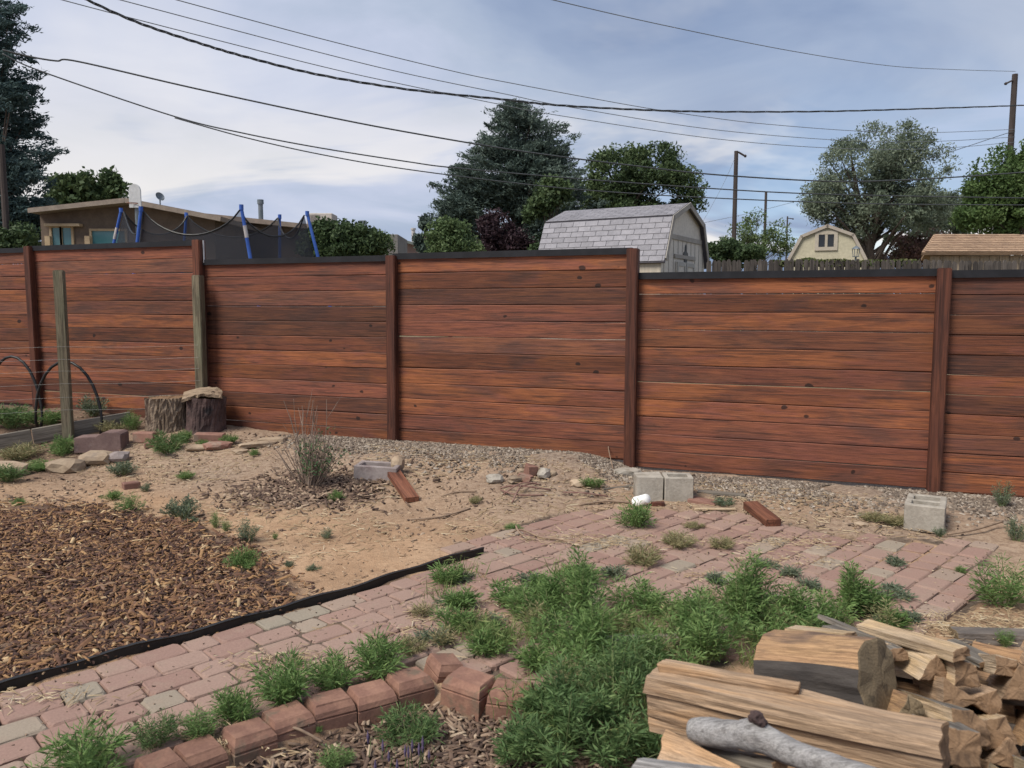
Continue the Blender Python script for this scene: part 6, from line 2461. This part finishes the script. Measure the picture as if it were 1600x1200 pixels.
def upole(px, py_top, depth, r, label, arm=None):
    t = at(px, py_top, depth)
    g = gzf(t.x, depth)
    root = empty('utility_pole', (t.x, depth, g))
    tag(root, label, 'utility pole')
    mb = MB()
    mb.tube([(0, 0, -.2), (0, 0, (t.z - g) * .5), (0, 0, t.z - g)], [r * 1.15, r, r * .85], 10)
    mb.build('shaft', M_pole, root)
    if arm:
        a0, a1 = at(arm[0], arm[1], depth), at(arm[2], arm[3], depth)
        mb = MB()
        mb.tube([(a0.x - t.x, -.05, a0.z - g), (a1.x - t.x, -.05, a1.z - g)], .035, 6)
        mb.tube([(a1.x - t.x, -.05, a1.z - g), (a1.x - t.x + (a1.x - a0.x) * .25, -.05, a1.z - g - .02)], [.06, .04], 6)
        mb.build('bracket', M_pole, root)
    return root


upole(1150.5, 236, 30, .085, 'tall dark utility pole right of the grey shed', (1153, 238, 1163, 244))
upole(1197, 299, 42, .075, 'middle dark utility pole behind the sparse tree', None)
upole(1230.5, 338, 60, .06, 'short thin far utility pole left of the yellow shed', (1231, 341, 1238, 342))
upole(1586, 116, 30, .115, 'big utility pole at the right frame edge', (1581, 126, 1571, 131))
upole(2, 226, 20, .085, 'dark utility pole in front of the left conifer', None)

# ------------------------------------------------------------------ overhead wires
M_cable = plain_mat('black_cable', (.045, .05, .055), (.07, .075, .08), 10, .6, .1)
M_thin = plain_mat('grey_wire', (.16, .18, .20), (.2, .22, .24), 10, .6, .1)


def wire(pp, d0, d1, r, label, mat=M_cable, twist=False, group=None):
    x0, x1 = pp[0][0], pp[-1][0]
    P = []
    for (px, py) in pp:
        f = (px - x0) / (x1 - x0)
        dpt = 1 / ((1 - f) / d0 + f / d1)
        P.append(at(px, py, dpt))
    path_ = smooth_path(P, 10)
    mb = MB()
    if twist:
        path_ = smooth_path(P, 34)
        for ph in (0, 2.1, 4.2):
            mb.tube([p + Vector((0, math.sin(i * .24 + ph), math.cos(i * .24 + ph))) * r * .9 for i, p in enumerate(path_)], r * .62, 5)
    else:
        mb.tube(path_, r, 5)
    return tag(mb.build('overhead_wire', mat, smooth=True), label, 'wire', group)


wire([(120, -8), (210, 33), (304, 65), (385, 89), (500, 117), (640, 140), (784, 155), (868, 164), (1000, 171.5), (1120, 174.5), (1288, 174), (1437, 170), (1586, 165), (1640, 162)], 13, 30.5, .017,
     'thick twisted power cable sagging from top left to the right pole', M_cable, True)
wire([(255, -6), (500, 60), (703, 110), (805, 131), (1000, 167), (1120, 185), (1210, 195), (1346, 205), (1460, 207), (1586, 202)], 14, 29.9, .009, 'uppermost of three thin wires behind the twisted cable', M_thin)
wire([(165, -6), (189, 0), (500, 82), (640, 116), (790, 147), (889, 167), (1120, 203), (1330, 220), (1457, 221), (1586, 214)], 14, 29.9, .009, 'middle one of three thin wires behind the twisted cable', M_thin)
wire([(85, -4), (98, 0), (224, 33), (500, 103), (640, 134), (781, 163), (871, 180), (1120, 217), (1314, 232), (1463, 232), (1586, 222)], 14, 29.9, .009, 'lowest of three thin wires behind the twisted cable', M_thin)
wire([(4, 78), (50, 89), (88, 95), (122, 96), (300, 137), (500, 180), (640, 207), (820, 237), (1000, 260), (1120, 273), (1288, 283), (1392, 282), (1519, 275), (1640, 266)], 20, 26, .022, 'thick black cable from the left conifer across the juniper')
wire([(4, 84), (66, 112), (273, 182), (380, 208), (500, 231), (640, 253), (709, 262), (900, 279), (1120, 295), (1275, 303), (1450, 307), (1640, 310)], 20, 25, .018, 'upper black cable of the lower pair crossing the juniper')
wire([(273, 184), (380, 214), (500, 241), (640, 265), (850, 291), (1000, 303), (1120, 309.5), (1250, 315), (1392, 319), (1640, 320.5)], 20.5, 25, .016, 'lower black cable of the lower pair above the grey shed')
wire([(840, -8), (865, 0), (1040, 40), (1239, 80), (1392, 103), (1500, 109), (1587, 111.5)], 15, 29.9, .009, 'single thin wire descending to the top of the right pole', M_thin)
wire([(1586, 206), (1571, 209), (1520, 226), (1470, 242), (1400, 262)], 29.8, 33, .012, 'short service wire dropping left from the right pole')
wire([(1100, 348), (1180, 331), (1257, 311)], 31, 36, .008, 'faint thin wire rising behind the tall utility pole', M_thin)
wire([(1151, 240), (1130, 288), (1095, 352)], 30, 30, .006, 'faint guy wire left of the tall utility pole', M_thin)
